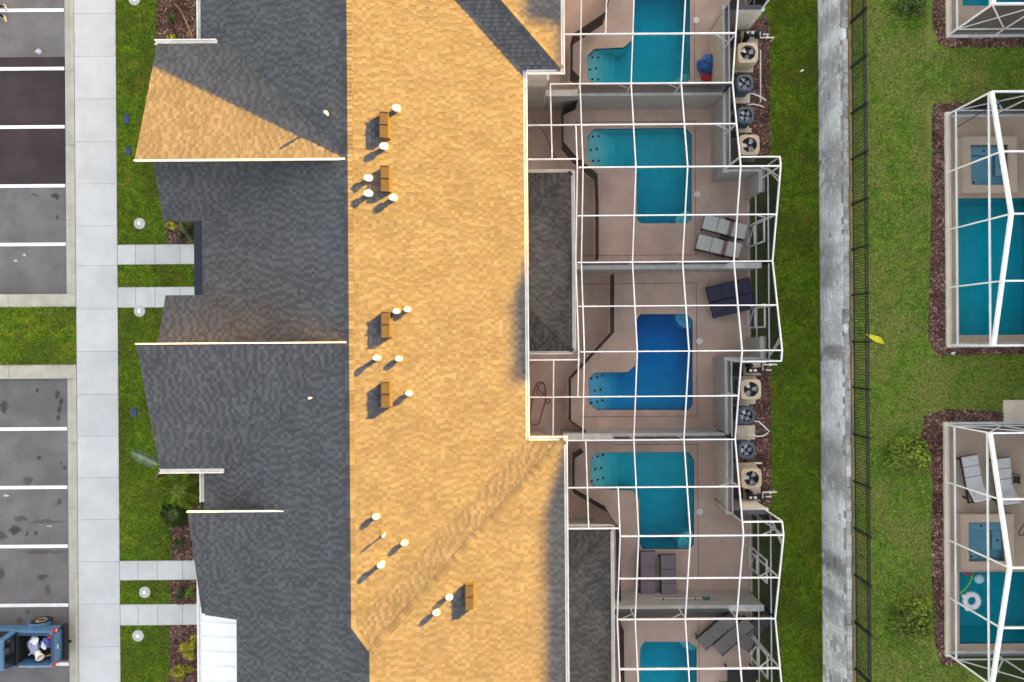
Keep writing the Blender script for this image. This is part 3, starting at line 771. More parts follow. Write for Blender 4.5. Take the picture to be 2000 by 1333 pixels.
for px, py, k in ((1360, 40, 'A'), (1362, 380, 'B'), (1366, 667, 'C'), (1367, 1000, 'D')):
    c = P(px, py, ZD)
    o = MB().lathe((c.x, c.y, ZD), [(.14, 0), (.14, .012), (.12, .018)], 18).build('skimmer_lid', 'vent_white')
    tag(o, {'A': 'white round skimmer lid beside the pool with inflatables', 'B': 'white round skimmer lid beside the pool with white loungers', 'C': 'white round skimmer lid beside the deep blue pool',
            'D': 'white round skimmer lid beside the pool with mauve loungers'}[k], 'lid', 'skimmer lids on the pool decks')

# privacy walls
def pwall(label, segs, mat='stucco', h=1.78):
    x, y = segs[0][0], segs[0][2]; t = thing('privacy_wall', (x, y, 0), label, 'wall', 'stucco privacy walls round the courtyards')
    for (x0, x1, y0, y1) in segs:
        o = MB().box(x0, x1, y0, y1, 0, h).build('wall', mat, t)
        MB().box(x0 - .03, x1 + .03, y0 - .03, y1 + .03, h + .002, h + .05).build('coping', 'stucco_cap', o, bevel=.008)
pwall('stucco wall dividing the inflatables courtyard from the white lounger courtyard', [(1.5, 8.74, 10.12, 10.32)])
pwall('stucco wall dividing the white lounger courtyard from the navy lounger courtyard', [(2.0, 10.3, 2.96, 3.14)])
pwall('stucco wall dividing the navy lounger courtyard from the mauve lounger courtyard', [(2.1, 8.74, -4.06, -3.88)])
pwall('stucco wall with a teal pool net hung on it', [(3.6, 10.3, -11.2, -11.0)])
pwall('stucco wall between inflatables courtyard and its air conditioners', [(8.8, 9.0, 10.2, 13.5), (8.8, 10.5, 13.57, 13.77)], 'stucco_cream')
pwall('stucco wall between white lounger courtyard and its air conditioners', [(8.8, 9.0, 6.92, 10.09), (9.06, 10.2, 6.95, 7.13), (10.26, 10.46, 6.1, 7.13)])
pwall('stucco wall between navy lounger courtyard and its air conditioners', [(8.8, 9.0, -3.85, -.76), (9.06, 10.2, -.95, -.77), (10.26, 10.46, -.95, .08)])
pwall('stucco wall between mauve lounger courtyard and its air conditioners', [(8.8, 9.0, -6.9, -4.1), (8.8, 10.5, -7.2, -7.0)], 'stucco_cream')

# screen cages
Z0C, Z1C = 2.85, 3.75
def cage(k, label):
    u = UNITS[k]; N, S = u['N'], u['S']; mid = (N + S) / 2; half = (N - S) / 2
    zc = lambda y: Z0C + (Z1C - Z0C) * (1 - abs(y - mid) / half)
    t = thing('screen_enclosure', (5.5, mid, 0), label, 'screen cage', 'white framed screen cages over the pools')
    lines = [N - (N - S) * i / 4 for i in range(5)]
    b0, b1 = u['bump']
    inb = lambda y: b0 - .01 <= y <= b1 + .01
    XL = [2.78, 4.81, 6.8, 8.84]; XB = 10.38
    # rows: (ya, yb, x start)
    if k == 'B': rows = [(lines[0], lines[1], .15), (lines[1], 7.0, .15), (7.0, lines[2], 2.62), (lines[2], lines[3], 2.62), (lines[3], lines[4], 2.62)]
    elif k == 'C': rows = [(lines[0], lines[1], 2.62), (lines[1], lines[2], 2.62), (lines[2], -.74, 2.62), (-.74, lines[3], .15), (lines[3], lines[4], .15)]
    elif k == 'D': rows = [(lines[0], lines[1], 1.98), (lines[1], -7.25, 1.98), (-7.25, lines[2], 4.1), (lines[2], lines[3], 4.1), (lines[3], lines[4], 4.1)]
    elif k == 'E': rows = [(lines[i], lines[i + 1], 4.1) for i in range(4)]
    else: rows = [(lines[i], lines[i + 1], 1.98) for i in range(4)]
    BW = .044
    cuts = sorted(set([r[0] for r in rows] + [r[1] for r in rows] + [b0, b1]), reverse=True)
    def xstart(y): return min(r[2] for r in rows if r[1] - .01 <= y <= r[0] + .01)
    last = k in 'E'
    for i, y in enumerate(lines):
        if i == 4 and not last: continue
        xs = xstart(y); xe = XB if inb(y) else 8.84
        if i == 0 and k in 'B': xs = 1.6
        if i == 0 and k == 'D': xs = 2.0
        if i == 0 and k in 'CE': xe = XB
        MB().beam((xs, y, zc(y)), (xe, y, zc(y)), BW, .11).build('beam', 'white_metal', t)
    extra = {'B': [(7.0, .15, 2.62)], 'C': [(-.74, .15, 2.62)], 'D': [(-7.25, 1.98, 4.1)]}.get(k, [])
    for y, xa, xb in extra: MB().beam((xa, y, zc(y)), (xb, y, zc(y)), BW, .1).build('beam', 'white_metal', t)
    be = b0 if b0 > S + .1 else b1                 # free edge of the bump
    MB().beam((8.84, be, zc(be)), (XB, be, zc(be)), BW, .11).build('beam', 'white_metal', t)
    def purlin(x, ya, yb):
        yy = [y for y in [mid] if min(ya, yb) < y < max(ya, yb)]
        pts = sorted([ya, yb] + yy); mb = MB()
        for p, q in zip(pts[:-1], pts[1:]): mb.beam((x, p, zc(p) - .003), (x, q, zc(q) - .003), BW * .95, .10)
        mb.build('purlin', 'white_metal', t)
    for x in XL[1:] if k in 'DE' else XL: purlin(x, N, S) if not (x == 2.78 and k == 'A') else purlin(x, N, S)
    purlin(XB, b0, b1)
    if k == 'B': purlin(1.6, N, 7.0); purlin(2.56, lines[1], 3.1)
    if k == 'C': purlin(1.6, -.74, S); purlin(2.56, 3.1, lines[3])
    if k == 'D': purlin(2.9, N, -7.25); purlin(4.1, lines[1], S)
    if k == 'E': purlin(4.1, N, S)
    if k == 'A': purlin(3.75, N, lines[3])
    # roof screen panels
    for (ya, yb, xs) in rows:
        segs = [(ya, yb)]
        if yb < be < ya: segs = [(ya, be), (be, yb)]
        for (p, q) in segs:
            inside = b0 - .01 <= (p + q) / 2 <= b1 + .01
            gx = [x for x in XL if x > xs + .3]; gx = [xs] + gx + ([XB] if inside else [])
            for xa, xb in zip(gx[:-1], gx[1:]):
                MB().poly([(xa, q, zc(q)), (xb, q, zc(q)), (xb, p, zc(p)), (xa, p, zc(p))]).build('screen_panel', 'screen', t)
    # side over the courtyard's stucco wall, and tall side of the bump
    yl = [y for y in lines if not inb(y)] + [be]
    yl = sorted(set(yl), reverse=True)
    if b0 <= S + .1: yl = [y for y in lines if y > be] + [be]
    else: yl = [be] + [y for y in lines if y < be]
    for y in yl:
        if y in (N, S) and y == S: pass
        MB().beam((8.84, y, 1.82), (8.84, y, zc(y) - .06), .06).build('post', 'white_metal', t)
    for p, q in zip(yl[:-1], yl[1:]):
        MB().poly([(8.85, p, 1.83), (8.85, q, 1.83), (8.85, q, zc(q) - .05), (8.85, p, zc(p) - .05)]).build('screen_panel', 'screen_side', t)
        MB().beam((8.84, p, 2.5), (8.84, q, 2.5), .05).build('girt', 'white_metal', t)
        MB().beam((8.86, p, 1.86), (8.86, q, 1.86), .07).build('sill_rail', 'white_metal', t)
    y0, y1 = min(b0, b1), max(b0, b1)
    gl = sorted([y0] + [y for y in lines if y0 + .2 < y < y1 - .2] + [y1], reverse=True)
    for y in gl:
        MB().beam((XB, y, ZD), (XB, y, zc(y) - .06), .065).build('post', 'white_metal', t)
    for z in (.12, 1.05, 2.45):
        mb = MB()
        mb.beam((XB + .003, y0, z), (XB + .003, y1, z), .05); mb.build('girt', 'white_metal', t)
    for p, q in zip(gl[:-1], gl[1:]):
        MB().poly([(XB + .01, p, .08), (XB + .01, q, .08), (XB + .01, q, zc(q) - .05), (XB + .01, p, zc(p) - .05)]).build('screen_panel', 'screen_side', t)
    MB().poly([(8.9, be, 1.83), (XB, be, 1.83), (XB, be, zc(be) - .05), (8.9, be, zc(be) - .05)]).build('screen_panel', 'screen_side', t)
    # screen door in the tall side
    dy = (y0 + .9) if k in 'BA' else (y0 + 1.15 if k in 'DE' else y1 - 2.6)
    dmb = MB()
    for yy_ in (dy, dy + .92): dmb.beam((XB - .05, yy_, ZD), (XB - .05, yy_, 2.15), .06)
    for z in (.1, 1.0, 2.12): dmb.beam((XB - .05, dy, z), (XB - .05, dy + .92, z), .06)
    dmb.beam((XB - .05, dy, .12), (XB - .05, dy + .92, 1.0), .035)
    ddoor = dmb.build('door', 'white_metal', t)
    MB().obox((XB - .1, dy + .84, 1.05), (.05, .03, .12)).build('handle', 'black_metal', ddoor)
    # knee braces at the eaves
    for y in lines[1:4]:
        xe = XB if inb(y) else 8.84; mb = MB(); zt = zc(y)
        mb.beam((xe - .75, y, zt - .08), (xe, y, zt - .85), .04); mb.build('knee_brace', 'white_metal', t)
    for y in (y0 + .9 if b0 > S + .1 else y1 - .9, be + (.75 if be == b0 else -.75)):
        MB().beam((XB, y, zc(y) - .08), (XB, be if abs(y - be) < 1 else (y0 if y - y0 < 1 else y1), 2.2), .04).build('knee_brace', 'white_metal', t)
    # screens standing on the dividing wall at the north side
    if k != 'A':
        y = N
        for a in range(3):
            xa, xb = XL[a], XL[a + 1]
            if k in 'DE' and a == 0: xa = 4.1
            MB().poly([(xa, y, 1.83), (xb, y, 1.83), (xb, y, Z0C - .05), (xa, y, Z0C - .05)]).build('screen_panel', 'screen_side', t)
        for x in XL[1:]:
            MB().beam((x, y, 1.83), (x, y, Z0C - .05), .05).build('post', 'white_metal', t)
            s = -1 if k in 'B' else (1 if k in 'E' else 0)
            if s and x < 8.5: MB().beam((x - .5, y, Z0C - .06), (x - .02, y, Z0C - .5), .035).build('knee_brace', 'white_metal', t)
    return t
cage('A', 'white screen cage over the pool with blue and red inflatables')
cage('B', 'white screen cage over the two white-cushioned loungers')
cage('C', 'white screen cage over the deep blue pool')
cage('D', 'white screen cage over the two mauve loungers')
cage('E', 'white screen cage over the sling loungers with black frames')
# solid roof panel in the corner beside the eave
pn = MB().box(.62, 1.55, 10.36, 11.0, 2.86, 2.93).build('roof_panel', 'stucco_cap', bpy.data.objects['screen_enclosure'])
# child safety fences
def child_fence(label, pxpts, k):
    pts = [P(a, b, ZD) for a, b in pxpts]; t = thing('child_safety_fence', pts[0], label, 'safety fence', 'black mesh child fences round the pools')
    for p, q in zip(pts[:-1], pts[1:]):
        L = (q - p).length; n = max(1, round(L / .95))
        for i in range(n):
            a, b = p.lerp(q, i / n), p.lerp(q, (i + 1) / n)
            MB().poly([a + Vector((0, 0, .03)), b + Vector((0, 0, .03)), b + Vector((0, 0, 1.2)), a + Vector((0, 0, 1.2))]).build('mesh_panel', 'child_mesh', t)
            MB().beam(a + Vector((0, 0, 1.2)), b + Vector((0, 0, 1.2)), .025).build('top_hem', 'mesh_dark', t)
            MB().tube([a, a + Vector((0, 0, 1.24))], .015, 6).build('pole', 'black_metal', t)
    MB().tube([pts[-1], pts[-1] + Vector((0, 0, 1.24))], .015, 6).build('pole', 'black_metal', t)
child_fence('black mesh child fence in the courtyard with blue and red inflatables', [(1196, -30), (1176, 50), (1114, 92), (1113, 158), (1126, 172)], 'A')
child_fence('black mesh child fence in the courtyard with white-cushioned loungers', [(1130, 212), (1096, 228), (1096, 293), (1117, 318), (1145, 341), (1160, 354), (1162, 408), (1162, 512)], 'B')
child_fence('black mesh child fence in the courtyard with the deep blue pool', [(1191, 540), (1191, 650), (1110, 738), (1110, 818), (1143, 840)], 'C')
child_fence('black mesh child fence in the courtyard with mauve loungers', [(1134, 875), (1117, 886), (1117, 952), (1180, 988), (1202, 1022), (1204, 1155)], 'D')
child_fence('black mesh child fence in the courtyard with sling loungers', [(1209, 1210), (1211, 1340)], 'E')

# ------------------------------------------------------------------ retaining wall and picket fence
rw = thing('retaining_wall', (XRW, 0, 0), 'weathered pale grey block retaining wall below the black picket fence', 'wall')
NC = 10; hc = (ZU - .02) / NC
mb = MB()
for c in range(NC):
    y = -22.0 - (c % 2) * .2; z0 = c * hc
    while y < 22:
        L = random.choice((.2, .3, .3, .4)); dxx = random.uniform(-.008, .008) + c * .012 - .06
        mb.box(XRW + dxx - .02, XRW + .2, y + .006, y + L - .006, z0 + .004, z0 + hc - .006, random.uniform(.92, 1.06) * (.62 if random.random() < .02 else 1)); y += L
o = mb.build('block_course', 'wall_block', rw, tone=True); o['kind'] = 'stuff'
MB().box(XRW + .03, XRW + .22, -22, 22, -.1, ZU - .03).build('core', 'wall_cap', rw)
y = -21.0; cap0 = None
while y < 21:
    L = random.uniform(.42, .5); xo = random.uniform(-.015, .015)
    if random.random() > .03: MB().box(XRW + .02 + xo, XRW + .21 + xo, y + .006, y + L - .006, ZU - .018, ZU + .07 + random.uniform(-.01, .01)).build('cap_stone', 'wall_cap', rw, bevel=.012)
    y += L
so = struct('soil_strip', MB().box(XRW + .235, XRW + .45, -21, 21, ZU - .05, ZU + .012), 'soil')
XF = 13.98
fence = thing('picket_fence', (XF, 0, ZU), 'black metal picket fence along the top of the retaining wall', 'fence')
FH = 1.22
post = None; yp = [P(1665, v, ZU).y for v in (-45, 45, 133, 223, 312, 400, 488, 577, 668, 757, 848, 940, 1032, 1123, 1215, 1306, 1398)]
for i, yv in enumerate(yp):
    if post is None:
        post = MB().box(XF - .04, XF + .04, yv - .04, yv + .04, ZU - .02, ZU + FH + .08).box(XF - .05, XF + .05, yv - .05, yv + .05, ZU + FH + .08, ZU + FH + .1).build('post', 'black_metal', fence)
    else: share(post, fence, (0, yv - yp[0], 0))
rail = None
for z in (.12, FH - .18, FH):
    for a, b in zip(yp[:-1], yp[1:]): MB().box(XF - .02, XF + .02, b + .028, a - .028, ZU + z - .018, ZU + z + .018).build('rail', 'black_metal', fence)
pick = None; cnt = 0
for a, b in zip(yp[:-1], yp[1:]):
    n = 17
    for i in range(1, n):
        yv = a + (b - a) * i / n
        if pick is None: pick = MB().box(XF - .011, XF + .011, yv - .011, yv + .011, ZU + .06, ZU + FH + .012).build('picket', 'black_metal', fence); yk = yv
        elif cnt < 290: share(pick, fence, (0, yv - yk, 0))
        cnt += 1

# ------------------------------------------------------------------ air conditioners, pads, pipes and pumps
def ac(px, py, beige, label, rot=0):
    z = .88; s = .86 if beige else .70; p = P(px, py, z); m = 'ac_beige' if beige else 'ac_navy'
    t = thing('air_conditioner', (p.x, p.y, .1), label, 'air conditioner', 'air conditioners along the courtyard walls')
    h = s / 2
    body = MB()
    ch = .09 if beige else .13
    oct_ = [(p.x - h + ch, p.y - h), (p.x + h - ch, p.y - h), (p.x + h, p.y - h + ch), (p.x + h, p.y + h - ch), (p.x + h - ch, p.y + h), (p.x - h + ch, p.y + h), (p.x - h, p.y + h - ch), (p.x - h, p.y - h + ch)]
    body.prism(oct_, .1, z - .22); bo = body.build('body', m, t, bevel=.02)
    lv = MB()
    for i in range(9):
        zz = .16 + i * .055
        lv.prism([(p.x + (x - p.x) * 1.012, p.y + (y - p.y) * 1.012) for x, y in oct_], zz, zz + .028)
    lv.build('louvre', m, bo)
    top = MB(); r = s * .37; n = 24
    for i in range(n):
        a0, a1 = 2 * math.pi * i / n, 2 * math.pi * (i + 1) / n
        def edge(a):
            c_, s_ = math.cos(a), math.sin(a); k = h / max(abs(c_), abs(s_)); k = min(k, (2 * h - ch) / (abs(c_) + abs(s_))); return (p.x + c_ * k, p.y + s_ * k)
        i0, i1 = (p.x + r * math.cos(a0), p.y + r * math.sin(a0)), (p.x + r * math.cos(a1), p.y + r * math.sin(a1))
        e0, e1 = edge(a0), edge(a1)
        top.poly([(*i0, z), (*e0, z - .02), (*e1, z - .02), (*i1, z)]); top.poly([(*e0, z - .02), (*e0, z - .24), (*e1, z - .24), (*e1, z - .02)]); top.poly([(*i0, z - .16), (*i0, z), (*i1, z), (*i1, z - .16)])
    top.build('top_cover', m, t)
    MB().lathe((p.x, p.y, z - .17), [(r * .99, 0), (r * .99, .006)], 24).build('fan_well', 'black', t)
    for i in range(3 if beige else 4):
        a = rot + 2 * math.pi * i / (3 if beige else 4); b = MB(); ca, sa = math.cos(a), math.sin(a)
        def L(r_, t_, z_): return (p.x + r_ * ca - t_ * sa, p.y + r_ * sa + t_ * ca, z - .12 + z_)
        b._hex([L(.06, -.05, -.02), L(r * .86, -.13, -.02), L(r * .9, .1, .03), L(.06, .05, .02), L(.06, -.05, -.012), L(r * .86, -.13, -.012), L(r * .9, .1, .038), L(.06, .05, .028)])
        b.build('fan_blade', 'fan_blade', t)
    MB().lathe((p.x, p.y, z - .14), [(.07, 0), (.07, .05), (.03, .06)], 12).build('fan_hub', 'black', t)
    gr = MB()
    for rr in (r * .35, r * .6, r * .82): gr.tube([(p.x + rr * math.cos(q * math.pi / 12), p.y + rr * math.sin(q * math.pi / 12), z) for q in range(24)], .006, 4, True)
    for q in range(4): a = q * math.pi / 4 + .3; gr.beam((p.x - r * math.cos(a), p.y - r * math.sin(a), z + .002), (p.x + r * math.cos(a), p.y + r * math.sin(a), z + .002), .008)
    gr.build('fan_guard', 'black_metal', t)
    MB().box(p.x - s * .62, p.x + s * .56, p.y - s * .62, p.y + s * .62, .0, .1).build('pad', 'pad', t, bevel=.01)
    return p
ac(1461, 103, True, 'beige air conditioner next to the pool pump by the inflatables courtyard', .4)
ac(1455, 162, False, 'navy air conditioner beside the inflatables courtyard, next to a beige one', .2)
ac(1457, 225, False, 'navy air conditioner beside the white lounger courtyard', .7)
ac(1464, 283, True, 'beige air conditioner tucked in the corner of the white lounger cage', 1.1)
ac(1467, 761, True, 'beige air conditioner next to the white plumbed pump by the deep blue pool', .1)
ac(1458, 812, False, 'navy air conditioner beside the deep blue pool courtyard', .5)
ac(1459, 880, False, 'navy air conditioner beside the mauve lounger courtyard', .15)
ac(1468, 935, True, 'beige air conditioner beside the mauve lounger courtyard', .9)
for (px, py, w, h, lab) in ((1447, 193, .8, .42, 'bare concrete pad strip between the navy air conditioners beside the white loungers'), (1452, 255, .7, .2, 'narrow concrete pad strip between navy and beige air conditioners by the white loungers'),
                            (1457, 845, .8, .62, 'bare concrete pad between the two navy air conditioners with white hoses'), (1460, 785, .7, .22, 'narrow concrete pad strip between beige and navy units by the deep blue pool')):
    p = P(px, py, .08); tag(MB().box(p.x - w / 2, p.x + w / 2, p.y - h / 2, p.y + h / 2, 0, .085).build('concrete_pad', 'pad', bevel=.01), lab, 'pad', 'equipment pads')
def pipe(label, pts, r=.03, mat='pvc', name='pipe', cat='pipe', group='white pipes beside the air conditioners'):
    q = [P(a, b, z) for a, b, z in pts]
    tag(MB().tube(q, r, 8).build(name, mat, smooth=True), label, cat, group)
pipe('long straight tan pipe lying along the mulch beside the air conditioners', [(1485, 98, .04), (1485, 150, .04), (1485, 200, .04)], .035)
pipe('longer curved white hose beside the navy units by the white loungers', [(1462, 183, .05), (1472, 184, .12), (1486, 190, .12), (1496, 197, .03)], .035)
pipe('shorter curved white hose beside the navy units by the white loungers', [(1458, 206, .05), (1470, 204, .1), (1482, 206, .08), (1492, 210, .03)], .03)
pipe('white hose bending out from the navy air conditioner by the deep blue pool', [(1472, 823, .05), (1482, 824, .12), (1492, 833, .1), (1503, 844, .03)], .035)
pipe('white hose curling back from the navy air conditioner by the mauve loungers', [(1454, 853, .1), (1468, 850, .1), (1480, 853, .1), (1490, 852, .1), (1500, 846, .03)], .035)
pipe('short white pipe stub beside the beige air conditioner by the mauve loungers', [(1470, 905, .1), (1488, 905, .1)], .04)
def pump(px, py, label, flip=1):
    p = P(px, py, .1); t = thing('pool_pump', (p.x, p.y, 0), label, 'pool pump', 'pool pumps beside the courtyards')
    MB().box(p.x - .4, p.x + .35, p.y - .28, p.y + .28, 0, .085).build('pad', 'pad', t)
    MB().tube([(p.x - .3, p.y + .05 * flip, .28), (p.x + .22, p.y + .05 * flip, .28)], .11, 14).build('motor', 'black', t)
    MB().lathe((p.x + .3, p.y + .05 * flip, .085), [(.12, 0), (.13, .25), (.15, .3), (.15, .36), (.05, .4)], 16).build('strainer', 'black', t)
    MB().lathe((p.x - .25, p.y - .17 * flip, .085), [(.10, 0), (.11, .4), (.1, .55), (.04, .6)], 16).build('filter', 'black', t)
    MB().tube([(p.x + .42, p.y + .05 * flip, .25), (p.x + .75, p.y + .05 * flip, .25), (p.x + .75, p.y + .05 * flip, .02)], .03, 8).build('pipe', 'pvc', t)
    MB().tube([(p.x + .3, p.y + .05 * flip, .48), (p.x + .3, p.y - .2 * flip, .48), (p.x + .9, p.y - .2 * flip, .48), (p.x + .9, p.y - .2 * flip, .02)], .03, 8).build('pipe', 'pvc', t)
    MB().lathe((p.x + .6, p.y - .2 * flip, .44), [(.06, 0), (.06, .1), (.03, .12)], 10).build('valve', 'pvc', t)
    for a in (-.2, .0): MB().obox((p.x + a, p.y + .05 * flip, .41), (.12, .1, .05)).build('control_box', 'pvc', t)
pump(1465, 73, 'black pool pump with white pipes beside the inflatables courtyard')
pump(1470, 721, 'black pool pump with white pipes in the corner by the deep blue pool', -1)
pump(1470, 967, 'black pool pump with white pipes beside the mauve lounger courtyard', -1)

# ------------------------------------------------------------------ eastern pool cages (on the upper terrace)
def east_cage(label, xw, y0, y1, yt0, spa=None, poolrect=None, plabel=None, slabel=None):
    t = thing('screen_enclosure', (xw, (y0 + y1) / 2, ZU), label, 'screen cage', 'white screen cages on the upper terrace')
    mid = (y0 + y1) / 2; half = (y1 - y0) / 2; XE_ = 23.4
    zc = lambda y: ZU + 2.65 + .95 * (1 - abs(y - mid) / half)
    n = 4 if y1 - y0 > 6 else 3; lines = [y0 + (y1 - y0) * i / n for i in range(n + 1)]
    MB().box(xw - .1, xw + .1, y0 - .1, y1 + .1, ZU - .1, ZU + .16).build('kick_wall', 'stucco_cream', t, bevel=.01)
    MB().box(xw + .103, XE_, y0 - .1, y0 + .1, ZU - .1, ZU + .12).build('kick_wall', 'stucco_cap', t); MB().box(xw + .103, XE_, y1 - .1, y1 + .1, ZU - .1, ZU + .12).build('kick_wall', 'stucco_cap', t)
    BW = .06
    for y in lines:
        MB().beam((xw, y, ZU + .16), (xw, y, zc(y)), .055).build('post', 'white_metal', t)
        MB().beam((xw, y, zc(y)), (XE_, y, zc(y)), BW, .12).build('beam', 'white_metal', t)
    for a, b in zip(lines[:-1], lines[1:]): MB().beam((xw, a, zc(a) + .01), (xw, b, zc(b) + .01), .135, .10).build('eave_beam', 'white_metal', t)
    for z in (ZU + .62, ZU + 2.5): MB().beam((xw + .004, y0, z), (xw + .004, y1, z), .055).build('girt', 'white_metal', t)
    for x in (xw + 1.9, xw + 3.8):
        mb = MB(); pts = sorted([y0, mid, y1])
        for a, b in zip(pts[:-1], pts[1:]): mb.beam((x, a, zc(a) - .004), (x, b, zc(b) - .004), BW * .9, .1)
        mb.build('purlin', 'white_metal', t)
    for y in (y0, y1):
        for z in (ZU + .62,): MB().beam((xw + .04, y, z), (XE_, y, z), .06).build('girt', 'white_metal', t)
        for x in (xw + 1.9, xw + 3.8): MB().beam((x, y, ZU + .1), (x, y, zc(y) - .06), .06).build('post', 'white_metal', t)
        MB().beam((xw + .05, y, zc(y) - .08), (xw + 1.86, y, ZU + .65), .05).build('brace', 'white_metal', t); MB().beam((xw + .06, y + .004, ZU + .66), (xw + 1.85, y + .004, zc(y) - .09), .045).build('brace', 'white_metal', t)
        MB().poly([(xw, y, ZU + .12), (XE_, y, ZU + .12), (XE_, y, zc(y)), (xw, y, zc(y))]).build('screen_panel', 'screen_side', t)
    xs = [xw, xw + 1.9, xw + 3.8, XE_]
    for a, b in zip(lines[:-1], lines[1:]):
        sub = [a] + ([mid] if a + .01 < mid < b - .01 else []) + [b]
        for p, q in zip(sub[:-1], sub[1:]):
            MB().poly([(xw, p, ZU + .16), (xw, q, ZU + .16), (xw, q, zc(q)), (xw, p, zc(p))]).build('screen_panel', 'screen_light', t)
            for xa, xb in zip(xs[:-1], xs[1:]): MB().poly([(xa, p, zc(p)), (xb, p, zc(p)), (xb, q, zc(q)), (xa, q, zc(q))]).build('screen_panel', 'screen_light', t)
    zd = ZU + .05
    outer = [(xw + .1, y0 + .1), (XE_, y0 + .1), (XE_, y1 - .1), (xw + .1, y1 - .1)]
    holes = []
    if poolrect: holes.append(poolrect)
    dm = MB(); holed(dm, outer, holes, zd)
    for i in range(4):
        p, q = outer[i], outer[(i + 1) % 4]; dm.poly([(*p, ZU - .2), (*q, ZU - .2), (*q, zd), (*p, zd)])
    struct('pool_deck', dm, 'deck_tan')
    if poolrect: pool('R', poolrect, zd, 'water_right', 'basin', plabel)
    if spa:
        x0, x1, ya, yb, zs = spa
        s = thing('spa_tub', ((x0 + x1) / 2, (ya + yb) / 2, zd), slabel, 'spa', 'raised spa tubs')
        rim = MB(); w = .32
        O = [(x0 - w, ya - w), (x1 + w, ya - w), (x1 + w, yb + w), (x0 - w, yb + w)]; I = [(x0, ya), (x1, ya), (x1, yb), (x0, yb)]
        holed(rim, O, [I], zs)
        for i in range(4):
            p, q = O[i], O[(i + 1) % 4]; rim.poly([(*p, zd + .001), (*q, zd + .001), (*q, zs), (*p, zs)])
        for i in range(4):
            p, q = I[i], I[(i + 1) % 4]; rim.poly([(*q, zd + .001), (*p, zd + .001), (*p, zs), (*q, zs)])
        rim.build('coping', 'deck_tan', s)
        MB().box(x0 + .003, x1 - .003, ya + .003, yb - .003, zd + .003, zd + .03).build('floor', 'spa_floor', s)
        for (a, b, c, d_) in ((x0 + .004, x1 - .004, yb - .38, yb - .004), (x1 - .42, x1 - .005, ya + .4, yb - .384), (x0 + .005, x0 + .5, ya + .004, ya + .3)):
            MB().box(a, b, c, d_, zd + .031, zs - .22).build('seat', 'spa_floor', s, bevel=.03)
        for (a, b) in (((x0 + x1) / 2 - .1, yb - .2), (x1 - .2, (ya + yb) / 2), (x0 + .25, ya + .15)):
            MB().lathe((a, b, zs - .22), [(.05, -.01), (.05, .01)], 10).build('jet', 'tile_dark', s)
        MB().box(x0 + .006, x1 - .006, ya + .006, yb - .006, zd + .032, zs - .09).build('water', 'water_spa', s)
    return t
M('spa_floor', (.20, .40, .50), .7, .06, 2, 80, .05)
water_mat('water_spa', (.05, .70, .84), .85)
zdr = ZU + .05
def PR(px, py, z=zdr): return tuple(P(px, py, z).xy)
R2x0, R2y1 = PR(1871, 388); _, R2y0 = PR(1900, 655)
east_cage('white screen cage over the upper pool with a corner spa', 17.87, -.30, 9.12, 0, (PR(1884, 290)[0], PR(1958, 290)[0], PR(1884, 366)[1], PR(1884, 288)[1], ZU + .42),
          [(R2x0, R2y0), (22.2, R2y0), (22.2, R2y1), (R2x0, R2y1)], 'wide blue pool on the upper terrace, empty of floats', 'raised square spa at the corner of the pool empty of floats')
R3x0, R3y1 = PR(1873, 1118); _, R3y0 = PR(1900, 1258)
east_cage('white screen cage over the two grey-cushioned wicker loungers', 17.72, -12.92, -3.55, 0, (PR(1880, 1050)[0], PR(1952, 1050)[0], PR(1880, 1092)[1], PR(1880, 1016)[1], ZU + .42),
          [(R3x0, R3y0), (22.2, R3y0), (22.2, R3y1), (R3x0, R3y1)], 'blue pool with a white ring float drifting in it', 'raised square spa beside the pool with ring float')
R1x0, R1y0 = PR(1880, 12)
east_cage('white screen cage standing across the mulch from the clipped round bush', 17.95, 12.38, 21.5, 0, None, [(R1x0, R1y0), (22.2, R1y0), (22.2, 20.5), (R1x0, 20.5)], 'upper pool inside the cage with the pink toy', None)
p = P(1958, 826, ZU); q = P(2030, 781, ZU)
tag(MB().box(p.x, q.x, p.y, q.y, ZU - .05, ZU + .1).build('concrete_pad', 'stucco_cream', bevel=.01), 'cream concrete pad beside the cage with wicker loungers', 'pad')

